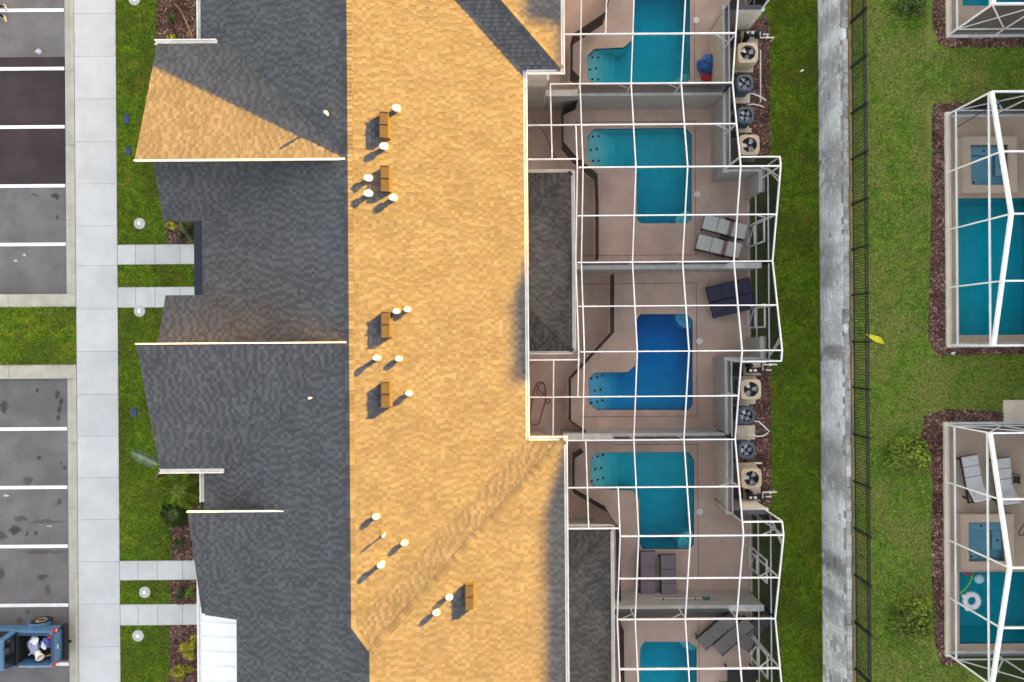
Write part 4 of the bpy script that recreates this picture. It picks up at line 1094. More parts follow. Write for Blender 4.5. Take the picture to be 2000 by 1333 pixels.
# ------------------------------------------------------------------ loungers
def lounger(px, py, ang, z, style, label, group, back=18, head=1):
    p = P(px, py, z + .35); t = thing('sun_lounger', (p.x, p.y, z), label, 'sun lounger', group)
    L, W = 1.92, .64; M4 = Matrix.Translation(Vector((p.x, p.y, z))) @ Matrix.Rotation(ang, 4, 'Z')
    fm = {'white': 'wicker', 'navy': 'wicker', 'mauve': 'wicker', 'sling': 'black_metal', 'grey': 'wicker'}[style]
    cm = {'white': 'cushion_white', 'navy': 'cushion_navy', 'mauve': 'cushion_mauve', 'sling': 'sling_grey', 'grey': 'cushion_grey'}[style]
    xb = .30; a = R(back); ch = .10 if style != 'sling' else .02
    fr = MB()
    for s in (-1, 1): fr.box(-L / 2, L / 2, s * W / 2 - .025, s * W / 2 + .025, .24, .30)
    for x in np.linspace(-L / 2 + .03, L / 2 - .03, 6): fr.box(x - .025, x + .025, -W / 2 + .026, W / 2 - .026, .245, .295)
    fr.xf(M4).build('frame', fm, t)
    for sx in (-L / 2 + .1, L / 2 - .2):
        for s in (-1, 1): MB().box(sx - .03, sx + .03, s * W / 2 - .03, s * W / 2 + .03, 0, .238).xf(M4).build('leg', fm, t)
    cw = W / 2 - (.0 if style != 'sling' else .03)
    n_s = 3 if style == 'grey' else 2
    for i in range(n_s):
        x0, x1 = -L / 2 + .01 + (xb + L / 2) * i / n_s, -L / 2 + (xb + L / 2) * (i + 1) / n_s - .008
        MB().box(x0, x1, -cw, cw, .305, .305 + ch).xf(M4).build('seat_cushion', cm, t, bevel=.025 if ch > .05 else .005)
    Lb = L / 2 - xb
    Rb = Matrix.Translation(Vector((xb, 0, .305))) @ Matrix.Rotation(-a, 4, 'Y')
    bc = MB().box(.004, Lb, -cw, cw, 0, ch).xf(M4 @ Rb).build('back_cushion', cm, t, bevel=.025 if ch > .05 else .005)
    fb = MB()
    for s in (-1, 1): fb.box(0, Lb, s * W / 2 - .02, s * W / 2 + .02, -.05, -.004)
    fb.box(Lb - .04, Lb, -W / 2 + .021, W / 2 - .021, -.05, -.004).xf(M4 @ Rb).build('back_frame', fm, t)
    fb2 = MB().beam((xb + Lb * math.cos(a) * .75, -.2, .24), (xb + Lb * math.cos(a) * .75, -.2, .30 + Lb * math.sin(a) * .75 - .06), .03).beam((xb + Lb * math.cos(a) * .75, .2, .24), (xb + Lb * math.cos(a) * .75, .2, .30 + Lb * math.sin(a) * .75 - .06), .03)
    if back > 8: fb2.xf(M4).build('back_prop', fm, t)
    if style == 'white':
        st = MB()
        for k in range(5):
            st.box(.16 + .045 * k, .185 + .045 * k, -cw - .005, cw + .005, .408, .416)
        st.xf(M4).build('striped_band', 'stripe_red', t)
        for s in (-1, 1): MB().box(-.06, .36, s * (W / 2 + .05) - .025, s * (W / 2 + .05) + .025, .26, .48).xf(M4).build('armrest', fm, t)
    if style == 'grey':
        MB().box(Lb * .45, Lb * .8, -.2, .2, ch + .002, ch + .08).xf(M4 @ Rb).build('pillow', cm, t, bevel=.03)
    return t
GB = 'loungers beside the pools'
lounger(1415, 444, R(-16), ZD, 'white', 'white-cushioned lounger with striped band, the one closer to the teal pool', GB, 10)
lounger(1403, 482, R(-14), ZD, 'white', 'white-cushioned lounger with striped band, the one closer to the dividing wall', GB, 10)
lounger(1424, 567, R(13), ZD, 'navy', 'navy-cushioned lounger, the one closer to the dividing wall', GB, 6)
lounger(1432, 597, R(13), ZD, 'navy', 'navy-cushioned lounger, the one closer to the deep blue pool', GB, 6)
lounger(1265, 1120, R(90), ZD, 'mauve', 'mauve-cushioned lounger, the one closer to the black mesh child fence', GB, 4)
lounger(1305, 1127, R(-89), ZD, 'mauve', 'mauve-cushioned lounger, the one farther from the black mesh child fence', GB, 7)
lounger(1402, 1232, R(40), ZD, 'sling', 'grey sling lounger on black frame, half under the cage rail by the teal pool', GB, 12)
lounger(1433, 1243, R(42), ZD, 'sling', 'grey sling lounger on black frame, the middle one of three', GB, 12)
lounger(1475, 1232, R(55), ZD, 'sling', 'grey sling lounger on black frame, next to the tall cage side', GB, 30)
lounger(1901, 936, R(-80), ZU + .05, 'grey', 'grey-cushioned wicker lounger closest to the cream cage kerb', GB, 32)
lounger(1961, 941, R(-84), ZU + .05, 'grey', 'grey-cushioned wicker lounger next to a small black side table', GB, 32)
# small side table
p = P(1985, 937, ZU + .5); t = thing('side_table', (p.x, p.y, ZU + .05), 'small black side table beside the wicker lounger', 'table')
MB().box(p.x - .14, p.x + .14, p.y - .14, p.y + .14, ZU + .5, ZU + .53).build('table_top', 'wicker', t)
for a in (-1, 1):
    for b in (-1, 1): MB().box(p.x + a * .17 - .015, p.x + a * .17 + .015, p.y + b * .17 - .015, p.y + b * .17 + .015, ZU + .05, ZU + .498).build('leg', 'wicker', t)
# dark table by the sling loungers
p = P(1450, 1328, .72); t = thing('patio_table', (p.x, p.y, ZD), 'dark square patio table beside the sling lounger courtyard pool', 'table')
MB().box(p.x - .65, p.x + .65, p.y - .6, p.y + .45, .7, .74).build('table_top', 'wicker', t, bevel=.01)
for a in (-1, 1):
    for b in (-.5, .35): MB().box(p.x + a * .55 - .03, p.x + a * .55 + .03, p.y + b - .03, p.y + b + .03, ZD, .698).build('leg', 'wicker', t)

# ------------------------------------------------------------------ small pool things
def blob(name, c, r, mat, label, cat, parent=None, seed=0, amp=.18, freq=2.2):
    rnd = random.Random(seed); mb = MB(); nu, nv = 20, 12; ph = [rnd.uniform(0, 6) for _ in range(6)]
    prof = []
    for j in range(nv + 1):
        th = math.pi * j / nv
        for i in range(nu):
            a = 2 * math.pi * i / nu
            k = 1 + amp * (math.sin(freq * a + ph[0] + 2 * th) * .5 + math.sin(freq * 2 * a + ph[1]) * .3 * math.sin(th * 3 + ph[2]) + .4 * math.sin(5 * th + ph[3] + a))
            mb.v.append((c[0] + r[0] * k * math.sin(th) * math.cos(a), c[1] + r[1] * k * math.sin(th) * math.sin(a), c[2] + r[2] * k * -math.cos(th)))
    for j in range(nv):
        for i in range(nu):
            i2 = (i + 1) % nu; mb.f.append((j * nu + i, j * nu + i2, (j + 1) * nu + i2, (j + 1) * nu + i)); mb.t.append(1)
    o = mb.build(name, mat, parent, smooth=True)
    if label: tag(o, label, cat)
    return o
p = P(1378, 128, .2); blob('inflatable', (p.x, p.y, ZD + .21), (.33, .42, .20), 'blue_float', 'crumpled bright blue pool inflatable on the deck', 'inflatable', seed=3, amp=.32, freq=3)
p = P(1381, 150, .1); blob('inflatable', (p.x, p.y, ZD + .1), (.28, .24, .10), 'red_plastic', 'flat red pool inflatable under the blue one', 'inflatable', seed=5)
def ringfloat(px, py):
    z = ZU + .05 + ZWAT; p = P(px, py, z); t = thing('ring_float', (p.x, p.y, z - .03), 'white inflatable ring float drifting in the blue pool', 'float')
    MB().tube([(p.x + .27 * math.cos(2 * math.pi * i / 32), p.y + .27 * math.sin(2 * math.pi * i / 32), z + .04) for i in range(32)], .11, 12, True).build('ring', 'float_white', t, smooth=True)
    blob('headrest', (p.x - .17, p.y - .33, z + .05), (.12, .09, .06), 'float_white', None, None, t, 2, .05)
    blob('headrest', (p.x - .30, p.y + .19, z + .05), (.12, .08, .06), 'float_white', None, None, t, 4, .05)
ringfloat(1896, 1173)
z = ZU + .05 + ZWAT
p = P(1910, 1130, z); blob('beach_ball', (p.x, p.y, z + .06), (.2, .2, .16), 'float_pale', 'pale translucent ball float by the spa spillway', 'float', seed=1, amp=.03) if 'float_pale' in MATS else None
M('float_pale', (.35, .55, .68), .3, .1)
blob('ball_float', (p.x, p.y, z + .06), (.2, .2, .16), 'float_pale', 'pale blue ball float beside the spa spillway', 'float', seed=1, amp=.03)
q = [P(a, b, z + .015) for a, b in ((1866, 1166), (1878, 1157), (1887, 1148), (1894, 1138), (1898, 1128), (1899, 1120))]
tag(MB().tube(q, .03, 8).build('pool_noodle', 'green_foam', smooth=True), 'curved lime green foam noodle floating in the pool', 'pool noodle')
p = P(1887, 1119, z); tag(MB().tube([P(1880, 1117, z + .02), P(1888, 1120, z + .03), P(1896, 1124, z + .02)], [.04, .06, .05], 10).build('pool_toy', 'red_plastic', smooth=True), 'small red pool toy floating beside the green noodle', 'toy')
p = P(1883, 1094, ZU + .36); tag(MB().obox((p.x, p.y, ZU + .325), (.24, .09, .05), -.1).build('pool_brush', 'frond_dead', bevel=.01), 'small orange brush lying on the spa rim', 'brush')
# blue net basket at the corner of the upper cage
p = P(1902, 206, ZU + 1.2); t = thing('pool_net', (18.55, 9.0, ZU + .05), 'blue leaf net leaning in the corner of the upper cage', 'pool net')
MB().tube([(18.30, 8.62, ZU + .06), (18.72, 8.98, ZU + 1.35)], .015, 6).build('pole', 'black_metal', t)
MB().frustum(18.60, 18.98, 8.95, 9.0, ZU + 1.3, 18.68, 18.90, 8.95, 9.0, ZU + 1.72).build('net', 'blue_float', t, bevel=.01)
# pool net hung along the courtyard wall
t = thing('pool_net', (P(1330, 1178, 1.0).x, -10.98, .95), 'teal pool net on a white pole hung along the stucco wall', 'pool net')
a, b = PX(1277, 1178, 1.1), PX(1372, 1178, 1.1)
MB().tube([(a, -10.955, 1.1), (b, -10.955, 1.1)], .018, 8).build('pole', 'pvc', t)
MB().frustum(b - .02, b + .36, -10.99, -10.93, .98, b + .06, b + .28, -10.99, -10.93, 1.22).build('net', 'teal_plastic', t, bevel=.02)
for x in (a + .4, b - .3): MB().box(x - .02, x + .02, -10.998, -10.937, 1.06, 1.14).build('hook', 'black_metal', t)
# orange hose on the covered floor
hp = [(1062, 770), (1054, 775), (1049, 764), (1053, 754), (1061, 748), (1065, 760), (1066, 775), (1060, 768), (1052, 760), (1048, 752), (1055, 746), (1063, 752), (1065, 770), (1066, 784), (1072, 788), (1074, 780), (1066, 781), (1062, 795), (1057, 812), (1053, 826), (1044, 830), (1036, 826), (1036, 812), (1039, 790), (1043, 765), (1047, 752)]
def smooth_path(pts, n=6):
    out = []
    for i in range(len(pts) - 1):
        p0, p1, p2, p3 = pts[max(i - 1, 0)], pts[i], pts[i + 1], pts[min(i + 2, len(pts) - 1)]
        for k in range(n):
            u = k / n; out.append(.5 * ((2 * p1) + (p2 - p0) * u + (2 * p0 - 5 * p1 + 4 * p2 - p3) * u * u + (3 * p1 - p0 - 3 * p2 + p3) * u ** 3))
    return out + [pts[-1]]
hv = smooth_path([P(a, b, ZD + .02) + Vector((0, 0, .003 * (i % 7))) for i, (a, b) in enumerate(hp)])
tag(MB().tube(hv, .017, 6).build('garden_hose', 'orange_hose', smooth=True), 'loosely coiled orange hose on the covered patio floor', 'hose')
hv = smooth_path([P(a, b, ZD + .02) for a, b in ((1040, 235), (1062, 258), (1072, 280), (1080, 300), (1092, 316))])
tag(MB().tube(hv, .012, 6).build('garden_hose', 'black', smooth=True), 'thin dark hose trailing over the covered patio by the white loungers', 'hose')
hv = smooth_path([P(a, b, ZU + .07) for a, b in ((2002, 1022), (1993, 1035), (1990, 1044), (1996, 1046), (2004, 1036))])
tag(MB().tube(hv, .014, 6).build('garden_hose', 'black', smooth=True), 'looped black hose on the upper deck between wicker loungers and spa', 'hose')

# ------------------------------------------------------------------ garden strip: cleanouts, valve boxes, lamps
def cleanout(px, py, label):
    p = P(px, py, .02); t = thing('sewer_cleanout', (p.x, p.y, 0), label, 'cleanout cover', 'round concrete cleanout collars in the front lawn'); r = .25
    prof = [(r, -.03), (r, .03), (r * .93, .04)]
    MB().lathe((p.x, p.y, 0), prof, 24).build('collar', 'cleanout', t)
    MB().lathe((p.x, p.y, .04), [(.085, 0), (.085, .02), (.06, .03)], 16).build('cap', 'vent_white', t)
    MB().obox((p.x, p.y, .078), (.05, .05, .02)).build('plug', 'vent_white', t)
cleanout(273, 437, 'round concrete cleanout cover on the lawn beside the yellow shrub and dark plant')
cleanout(273, 608, 'round concrete cleanout cover touching the edge of a front path')
cleanout(283, 1157, 'round concrete cleanout cover between the two paths by the white canopy')
cleanout(270, 1242, 'round concrete cleanout cover on the lawn beside the yellow shrubs of the white canopy bed')
cleanout(263, 0, 'round concrete cleanout cover beside the mulch bed with the dead frond')
def valve(px, py, label, w=.22, l=.42):
    p = P(px, py, .02); t = thing('valve_box', (p.x, p.y, 0), label, 'valve box', 'blue valve boxes in the lawn')
    MB().box(p.x - w / 2, p.x + w / 2, p.y - l / 2, p.y + l / 2, -.05, .035).build('lid', 'blue_plastic', t, bevel=.01)
    MB().obox((p.x, p.y + l * .3, .042), (.07, .03, .012)).build('handle', 'black', t)
valve(247, 233, 'blue valve box lid, the one farther from the gold gable corner'); valve(250, 295, 'blue valve box lid right beside the gold gable corner'); valve(262, 806, 'lone blue valve box lid beside the grey gable')

# ------------------------------------------------------------------ plants
def leaf_cloud(mb, c, r, n, size, seed, flat=.35, tones=(.35, 1.5), clumps=9):
    g_ = np.random.default_rng(seed)
    cl = [(g_.uniform(-1, 1, 3) * (.62, .62, .5)) for _ in range(clumps)]; tn = [g_.uniform(*tones) for _ in cl]
    for i in range(n):
        k = g_.integers(len(cl)); d = g_.normal(size=3); d /= np.linalg.norm(d); q = cl[k] + d * g_.uniform(.18, .48)
        p = Vector((c[0] + q[0] * r[0], c[1] + q[1] * r[1], c[2] + max(-.9, q[2]) * r[2]))
        nrm = Vector((d[0], d[1], abs(d[2]) + flat)).normalized(); a = Vector(g_.normal(size=3)).cross(nrm).normalized(); b = nrm.cross(a)
        s = size * g_.uniform(.6, 1.3); tone = tn[k] * g_.uniform(.75, 1.25)
        mb.poly([p - a * s * .5, p + b * s * .28, p + a * s * .55, p - b * s * .28], tone)
def shrub(px, py, r, h, mat, label, seed, n=700, size=.07, z=0, group='shrubs by the houses', clumps=9):
    p = P(px, py, z + h * .6); t = thing('shrub', (p.x, p.y, z), label, 'shrub', group)
    mb = MB(); leaf_cloud(mb, (p.x, p.y, z + h * .55), (r[0], r[1], h * .5), n, size, seed, clumps=clumps); mb.build('foliage', mat, t, tone=True)
    st = MB(); g_ = random.Random(seed)
    for i in range(6):
        a = g_.uniform(0, 6.3); st.tube([(p.x, p.y, z - .02), (p.x + math.cos(a) * r[0] * .3, p.y + math.sin(a) * r[1] * .3, z + h * .35), (p.x + math.cos(a) * r[0] * .55, p.y + math.sin(a) * r[1] * .55, z + h * .65)], [.018, .013, .006], 5)
    st.build('stem', 'bark', t)
GU = 'rounded bushes on the upper lawn'
shrub(1775, 885, (1.0, .72), .9, 'leaf', 'rounded green bush on the upper lawn beside the wicker lounger cage corner', 21, 3000, .13, ZU, GU, 30)
shrub(1785, 1215, (1.0, .95), 1.0, 'leaf', 'rounded green bush beside the cage with the ring float', 22, 3400, .13, ZU, GU, 34)
shrub(1780, 8, (.62, .6), .8, 'leaf_dark', 'clipped round bush on the upper lawn beyond the mulch corner', 23, 1800, .12, ZU, GU, 20)
shrub(366, 1270, (.36, .46), .6, 'leaf_yellow', 'yellow-green shrub in the white canopy bed, closer to the paths', 24, 900, .07)
shrub(352, 1316, (.55, .36), .6, 'leaf_yellow', 'yellow-green shrub cluster at the end of the white canopy bed farther from the paths', 25, 1000, .07)
shrub(332, 441, (.27, .2), .45, 'leaf_yellow', 'small yellow-green shrub under the gable eave by the front path', 26, 420, .06)
shrub(362, 452, (.42, .5), .7, 'leaf_dark', 'dark green leafy plant between gable and navy canopy', 27, 900, .09)
shrub(333, 74, (.22, .16), .4, 'leaf_yellow', 'small yellow shrub in the mulch bed with the dead frond', 28, 300, .06)
shrub(334, 38, (.22, .22), .35, 'leaf_dark', 'small dark green tuft in the mulch bed with the dead frond', 29, 260, .07)
shrub(350, 1160, (.35, .28), .45, 'leaf_dark', 'dark low plant in the mulch between the two canopy paths', 30, 500, .07)
shrub(372, 1158, (.22, .3), .45, 'leaf', 'mid green low plant against the white canopy between the paths', 31, 420, .06)
shrub(348, 1062, (.25, .2), .3, 'leaf_dark', 'small dark plant in the mulch beside the low bushy palm', 32, 260, .07)
shrub(377, 1255, (.16, .3), .5, 'leaf_yellow', 'narrow yellow shrub touching the white canopy fascia', 34, 380, .06)
# palm with arching fronds at the gable corner
def frond(mb, base, ang, L, rise, droop, nl=26, ll=.34, tone=1.0, g_=random):
    base = Vector(base); d = Vector((math.cos(ang), math.sin(ang), 0)); side = Vector((-d.y, d.x, 0)); pts = []
    for i in range(11):
        u = i / 10; pts.append(base + d * (L * u) + Vector((0, 0, rise * u - droop * u * u)))
    mb.tube(pts, [.018 * (1 - .8 * i / 10) + .003 for i in range(11)], 5)
    for i in range(nl):
        u = .15 + .85 * i / nl; k = u * 10; a = int(min(9, k)); p = pts[a].lerp(pts[a + 1], k - a)
        l = ll * math.sin(math.pi * min(1, .15 + u * .8)) ** .6
        for s in (-1, 1):
            tip = p + side * s * l * .85 + d * l * .55 + Vector((0, 0, -.1 * l + g_.uniform(-.05, .05)))
            w = d * .018; m_ = p.lerp(tip, .5) + Vector((0, 0, .03))
            mb.poly([p - w, p + w, m_ + w * 1.1, tip, m_ - w * 1.1], tone * g_.uniform(.75, 1.2))
def palm(px, py, label, n, h, L, seed, mat='leaf', skip=None, z=0):
    p = P(px, py, 0); g_ = random.Random(seed); t = thing('palm', (p.x, p.y, 0), label, 'palm', 'young palms by the houses')
    MB().tube([(p.x, p.y, -.05), (p.x + .02, p.y, h * .5), (p.x, p.y + .02, h)], [.10, .085, .07], 10).build('trunk', 'bark', t)
    for i in range(n):
        a = 2 * math.pi * i / n + g_.uniform(-.2, .2)
        mb = MB(); frond(mb, (p.x, p.y, h), a, L * g_.uniform(.8, 1.1), .5, 1.0, tone=g_.uniform(.7, 1.3), g_=g_); mb.build('frond', mat, t, tone=True)
palm(362, 955, 'young green palm between the grey gable gutter and the roof corner', 11, .55, .95, 41, 'leaf')
palm(346, 1002, 'low dark bushy palm beside the mulch, smaller than its neighbour', 9, .3, .7, 42, 'leaf_dark')
mb = MB(); pb = P(318, 911, 1.9); frond(mb, pb, R(158), 1.5, .15, .35, 34, .34, 1.0, random.Random(4))
t = thing('palm', (P(330, 925, 0).x, P(330, 925, 0).y, 0), 'slender palm with one long pale frond reaching over the lawn', 'palm', 'young palms by the houses')
q = P(330, 925, 0)
MB().tube([(q.x, q.y, -.05), (q.x - .05, q.y + .02, 1.0), tuple(pb)], [.06, .05, .035], 8).build('trunk', 'bark', t); mb.build('frond', 'leaf_pale', t, tone=True)
for k, (a, L) in enumerate(((100, .8), (75, .75), (120, .7), (20, .7), (-60, .8))):
    mb = MB(); frond(mb, pb, R(a), L, .1, .5, 16, .22, .8, random.Random(k)); mb.build('frond', 'leaf', t, tone=True)
# dead frond and yellow fallen leaf, litter
hv = smooth_path([P(a, b, .05) for a, b in ((343, 8), (355, 25), (366, 48), (376, 72))])
dm_ = MB(); dm_.tube(hv, [.012 + .03 * i / len(hv) for i in range(len(hv))], 6)
for i in range(3, len(hv) - 3, 2):
    d = (hv[i + 1] - hv[i]).normalized(); s = Vector((-d.y, d.x, 0))
    for k in (-1, 1): dm_.poly([hv[i], hv[i] + d * .03, hv[i] + s * k * .12 - d * .12 + Vector((0, 0, -.02))])
tag(dm_.build('fallen_frond', 'frond_dead'), 'dead orange palm frond lying on the mulch', 'palm frond')
fl = MB(); ctr = [P(a, b, ZU + .04) for a, b in ((1689, 652), (1697, 656), (1706, 660), (1715, 664), (1726, 672))]; wid = [.03, .07, .11, .13, .02]
for i in range(4):
    d = (ctr[i + 1] - ctr[i]).normalized(); s = Vector((-d.y, d.x, 0))
    for k in (-1, 1): fl.poly([ctr[i], ctr[i] + s * k * wid[i] + Vector((0, 0, .03)), ctr[i + 1] + s * k * wid[i + 1] + Vector((0, 0, .03)), ctr[i + 1]])
tag(fl.build('fallen_leaf', 'yellow'), 'long bright yellow fallen leaf beside the picket fence', 'leaf')
for px, py, z, lab in ((1566, 139, 0, 'white scrap of litter on the lawn beside the retaining wall'), (1861, 690, ZU, 'white scrap of litter in the mulch beside an upper cage')):
    p = P(px, py, z + .03); tag(MB().obox((p.x, p.y, z + .05), (.16, .08, .05), .4).build('litter', 'vent_white', bevel=.015), lab, 'litter')

# ------------------------------------------------------------------ mulch beds (sheet + chips)
BEDS = [
 ('mulch_bed', 0, [(310, 2), (383, 0), (383, 84), (308, 82), (306, 40)]),
 ('mulch_bed', 0, [(322, 436), (384, 434), (384, 476), (330, 474)]),
 ('mulch_bed', 0, [(345, 925), (394, 922), (394, 1000), (386, 1093), (338, 1093), (334, 1020), (330, 960)]),
 ('mulch_bed', 0, [(334, 1134), (384, 1134), (384, 1179), (334, 1179)]),
 ('mulch_bed', 0, [(334, 1222), (384, 1222), (390, 1345), (332, 1345)]),
 ('mulch_bed', 0, [(1404, 60), (1488, 40), (1497, 30), (1503, 70), (1502, 200), (1504, 300), (1480, 302), (1404, 300)]),
 ('mulch_bed', 0, [(1404, 705), (1502, 705), (1505, 800), (1504, 900), (1506, 985), (1475, 985), (1404, 985)]),
 ('mulch_bed', ZU, [(1823, -30), (1852, -30), (1852, 70), (2000, 70), (2010, 92), (1860, 92), (1833, 85), (1822, 50)]),
 ('mulch_bed', ZU, [(1822, 205), (1850, 202), (1930, 200), (1930, 222), (1848, 226), (1848, 676), (2010, 678), (2010, 690), (1830, 694), (1814, 660), (1820, 400)]),
 ('mulch_bed', ZU, [(1806, 812), (1850, 800), (1958, 806), (1958, 826), (1840, 828), (1850, 1275), (1880, 1295), (1840, 1300), (1824, 1240), (1820, 1050), (1822, 940), (1800, 860)]),
]
def pts_in(poly, n, g_):
    xs = np.array([p[0] for p in poly]); ysn = np.array([p[1] for p in poly]); out = np.zeros((0, 2))
    while len(out) < n:
        q = np.column_stack((g_.uniform(xs.min(), xs.max(), n * 2), g_.uniform(ysn.min(), ysn.max(), n * 2)))
        ins = np.zeros(len(q), bool); j = len(poly) - 1
        for i in range(len(poly)):
            c = ((ysn[i] > q[:, 1]) != (ysn[j] > q[:, 1])) & (q[:, 0] < (xs[j] - xs[i]) * (q[:, 1] - ysn[i]) / (ysn[j] - ysn[i] + 1e-12) + xs[i]); ins ^= c; j = i
        out = np.vstack((out, q[ins]))
    return out[:n]
def area(poly): return abs(sum(poly[i][0] * poly[(i + 1) % len(poly)][1] - poly[(i + 1) % len(poly)][0] * poly[i][1] for i in range(len(poly)))) / 2
def scatter(name, polys, dens, mat, z_of, kind):
    V = []; F = []; T = []; b = 0
    for poly, z in polys:
        n = int(area(poly) * dens)
        if n < 1: continue
        c = pts_in(poly, n, RNG); n = len(c)
        if kind == 'chip':
            a = RNG.uniform(0, 6.28, n); L = RNG.uniform(.03, .09, n); w = RNG.uniform(.012, .03, n); tz = RNG.uniform(-.03, .03, n)
            dx, dy = np.cos(a), np.sin(a); zz = z + .012 + RNG.uniform(0, .035, n)
            q = np.stack([np.column_stack((c[:, 0] + sx * dx * L - sy * dy * w, c[:, 1] + sx * dy * L + sy * dx * w, zz + sx * tz + sy * .008)) for sx, sy in ((-1, -1), (1, -1), (1, 1), (-1, 1))], 1)
            t = RNG.choice([.4, .7, 1.0, 1.5, 2.8], n, p=[.25, .25, .25, .16, .09])
            V.append(q.reshape(-1, 3)); F.append((np.arange(n * 4).reshape(n, 4) + b)); T.append(t); b += n * 4
        else:
            a = RNG.uniform(0, 6.28, n); h = RNG.uniform(.03, .075, n); w = RNG.uniform(.010, .022, n); ln = RNG.uniform(.02, .07, n); a2 = RNG.uniform(0, 6.28, n)
            p0 = np.column_stack((c[:, 0] - np.cos(a) * w, c[:, 1] - np.sin(a) * w, np.full(n, z))); p1 = np.column_stack((c[:, 0] + np.cos(a) * w, c[:, 1] + np.sin(a) * w, np.full(n, z)))
            p2 = np.column_stack((c[:, 0] + np.cos(a2) * ln, c[:, 1] + np.sin(a2) * ln, z + h))
            V.append(np.stack((p0, p1, p2), 1).reshape(-1, 3)); F.append((np.arange(n * 3).reshape(n, 3) + b)); T.append(RNG.uniform(.45, 1.65, n)); b += n * 3
    V = np.vstack(V); F = np.vstack(F); T = np.concatenate(T).astype(np.float32)
    me = bpy.data.meshes.new(name); k = F.shape[1]
    me.vertices.add(len(V)); me.vertices.foreach_set('co', V.astype(np.float32).ravel())
    me.loops.add(F.size); me.loops.foreach_set('vertex_index', F.astype(np.int32).ravel())
    me.polygons.add(len(F)); me.polygons.foreach_set('loop_start', np.arange(0, F.size, k, dtype=np.int32))
    me.attributes.new('tone', 'FLOAT', 'FACE').data.foreach_set('value', T)
    me.materials.append(MATS[mat]); me.update(calc_edges=True); me.validate()
    o = bpy.data.objects.new(name, me); COL.objects.link(o); o['kind'] = 'stuff'; return o
chip_polys = []
for nm, z, pp in BEDS:
    poly = [tuple(P(a, b, z).xy) for a, b in pp]
    jit = []
    for i in range(len(poly)):
        p, q = Vector(poly[i]), Vector(poly[(i + 1) % len(poly)]); n = max(1, int((q - p).length / .35))
        for k in range(n):
            s = p.lerp(q, k / n); jit.append((s.x + random.uniform(-.05, .05), s.y + random.uniform(-.05, .05)))
    struct(nm, MB().prism(jit, z - .02, z + .008, False), 'mulch'); chip_polys.append((poly, z))
o = scatter('mulch_chip', chip_polys, 620, 'mulch_chip', None, 'chip'); tag(o, 'reddish brown bark chips covering the planting beds', 'mulch')
def rect(x0, x1, y0, y1): return [(x0, y0), (x1, y0), (x1, y1), (x0, y1)]
Yp = path_y
low = [(rect(XW1 - .03, -13.0, Yp[0][1] - .03, 15.4), 0), (rect(XW1 - .03, -13.8, Yp[1][1] - .03, Yp[0][0] + .03), 0), (rect(XW1 - .03, -13.1, Yp[2][1] - .03, Yp[1][0] + .03), 0),
       (rect(XW1 - .03, -15.0, Yp[3][1] - .03, Yp[2][0] + .03), 0), (rect(XW1 - .03, -15.0, -15.4, Yp[3][0] + .03), 0),
       (rect(-22.8, XW0 - .05, Y_I0 - .04, Y_I1 + .04), .012), (rect(11.15, XRW + .03, -15.4, 15.4), 0)]
o = scatter('grass', low, 560, 'blades', None, 'grass'); tag(o, 'short dense green grass of the front and pool-side lawns', 'grass')
grass_mat('straw', ((.20, .15, .06), (.34, .26, .12), (.26, .22, .08)), (.40, .30, .15), .5, .7, True)
o = scatter('dry_grass', [(p_, z_) for p_, z_ in chip_polys if z_ > 1], 130, 'straw', None, 'grass'); tag(o, 'straw coloured dry grass straggling over the upper mulch strips', 'dry grass')
up = [(rect(XRW + .5, 17.1, -15, 15), ZU), (rect(17.1, 21.5, 9.6, 11.9), ZU), (rect(17.1, 21.5, -2.9, -.7), ZU), (rect(17.1, 18.6, -15, -13.3), ZU)]
o = scatter('grass', up, 480, 'blades_upper', None, 'grass'); tag(o, 'dry yellowish green grass of the upper lawn behind the fence', 'grass')
# grass creeping over the foot of the retaining wall, weeds along its top
o = scatter('weeds', [(rect(XRW - .12, XRW + .02, -15, 15), .0), (rect(XRW + .24, XRW + .5, -15, 15), ZU + .01)], 300, 'blades_upper', None, 'grass'); tag(o, 'straggling weeds along foot and top of the block wall', 'weeds')

# ------------------------------------------------------------------ pickup truck
TY = -12.92; XB0, XB1 = -19.22, -20.80             # tailgate end, cab back
zg = -.12
tk = thing('pickup_truck', (-22, TY, zg), 'blue pickup truck with a loaded open bed parked against the kerb', 'truck')
Z = lambda v: zg + v
b = MB(); b.box(-24.75, XB1, TY - .80, TY + .80, Z(.5), Z(1.12)); b.build('body', 'truck_blue', tk, bevel=.06)
MB().frustum(-24.6, -22.95, TY - .70, TY + .70, Z(1.12), -24.45, -22.95, TY - .62, TY + .62, Z(1.22)).build('hood', 'truck_blue', tk, bevel=.04)
cabm = MB().frustum(-22.95, XB1 - .02, TY - .78, TY + .78, Z(1.12), -22.55, XB1 - .12, TY - .66, TY + .66, Z(1.80)); cab = cabm.build('cab', 'truck_blue', tk, bevel=.05)
MB().frustum(-22.6, XB1 - .1, TY - .67, TY + .67, Z(1.79), -22.5, XB1 - .16, TY - .60, TY + .60, Z(1.87)).build('cab_roof', 'truck_blue', tk, bevel=.05)
for s in (1, -1):
    for x0, x1 in ((-22.55, -21.85), (-21.72, -21.1)):
        w = MB(); y0, y1 = TY + s * .775, TY + s * .685
        w._hex([(x0, y0 - .0 + s * .008, Z(1.18)), (x1, y0 + s * .008, Z(1.18)), (x1 - .04, y1 + s * .008, Z(1.68)), (x0 + .12, y1 + s * .008, Z(1.68)), (x0, y0 - s * .02, Z(1.18)), (x1, y0 - s * .02, Z(1.18)), (x1 - .04, y1 - s * .02, Z(1.68)), (x0 + .12, y1 - s * .02, Z(1.68))])
        w.build('window', 'glass_dark', cab)
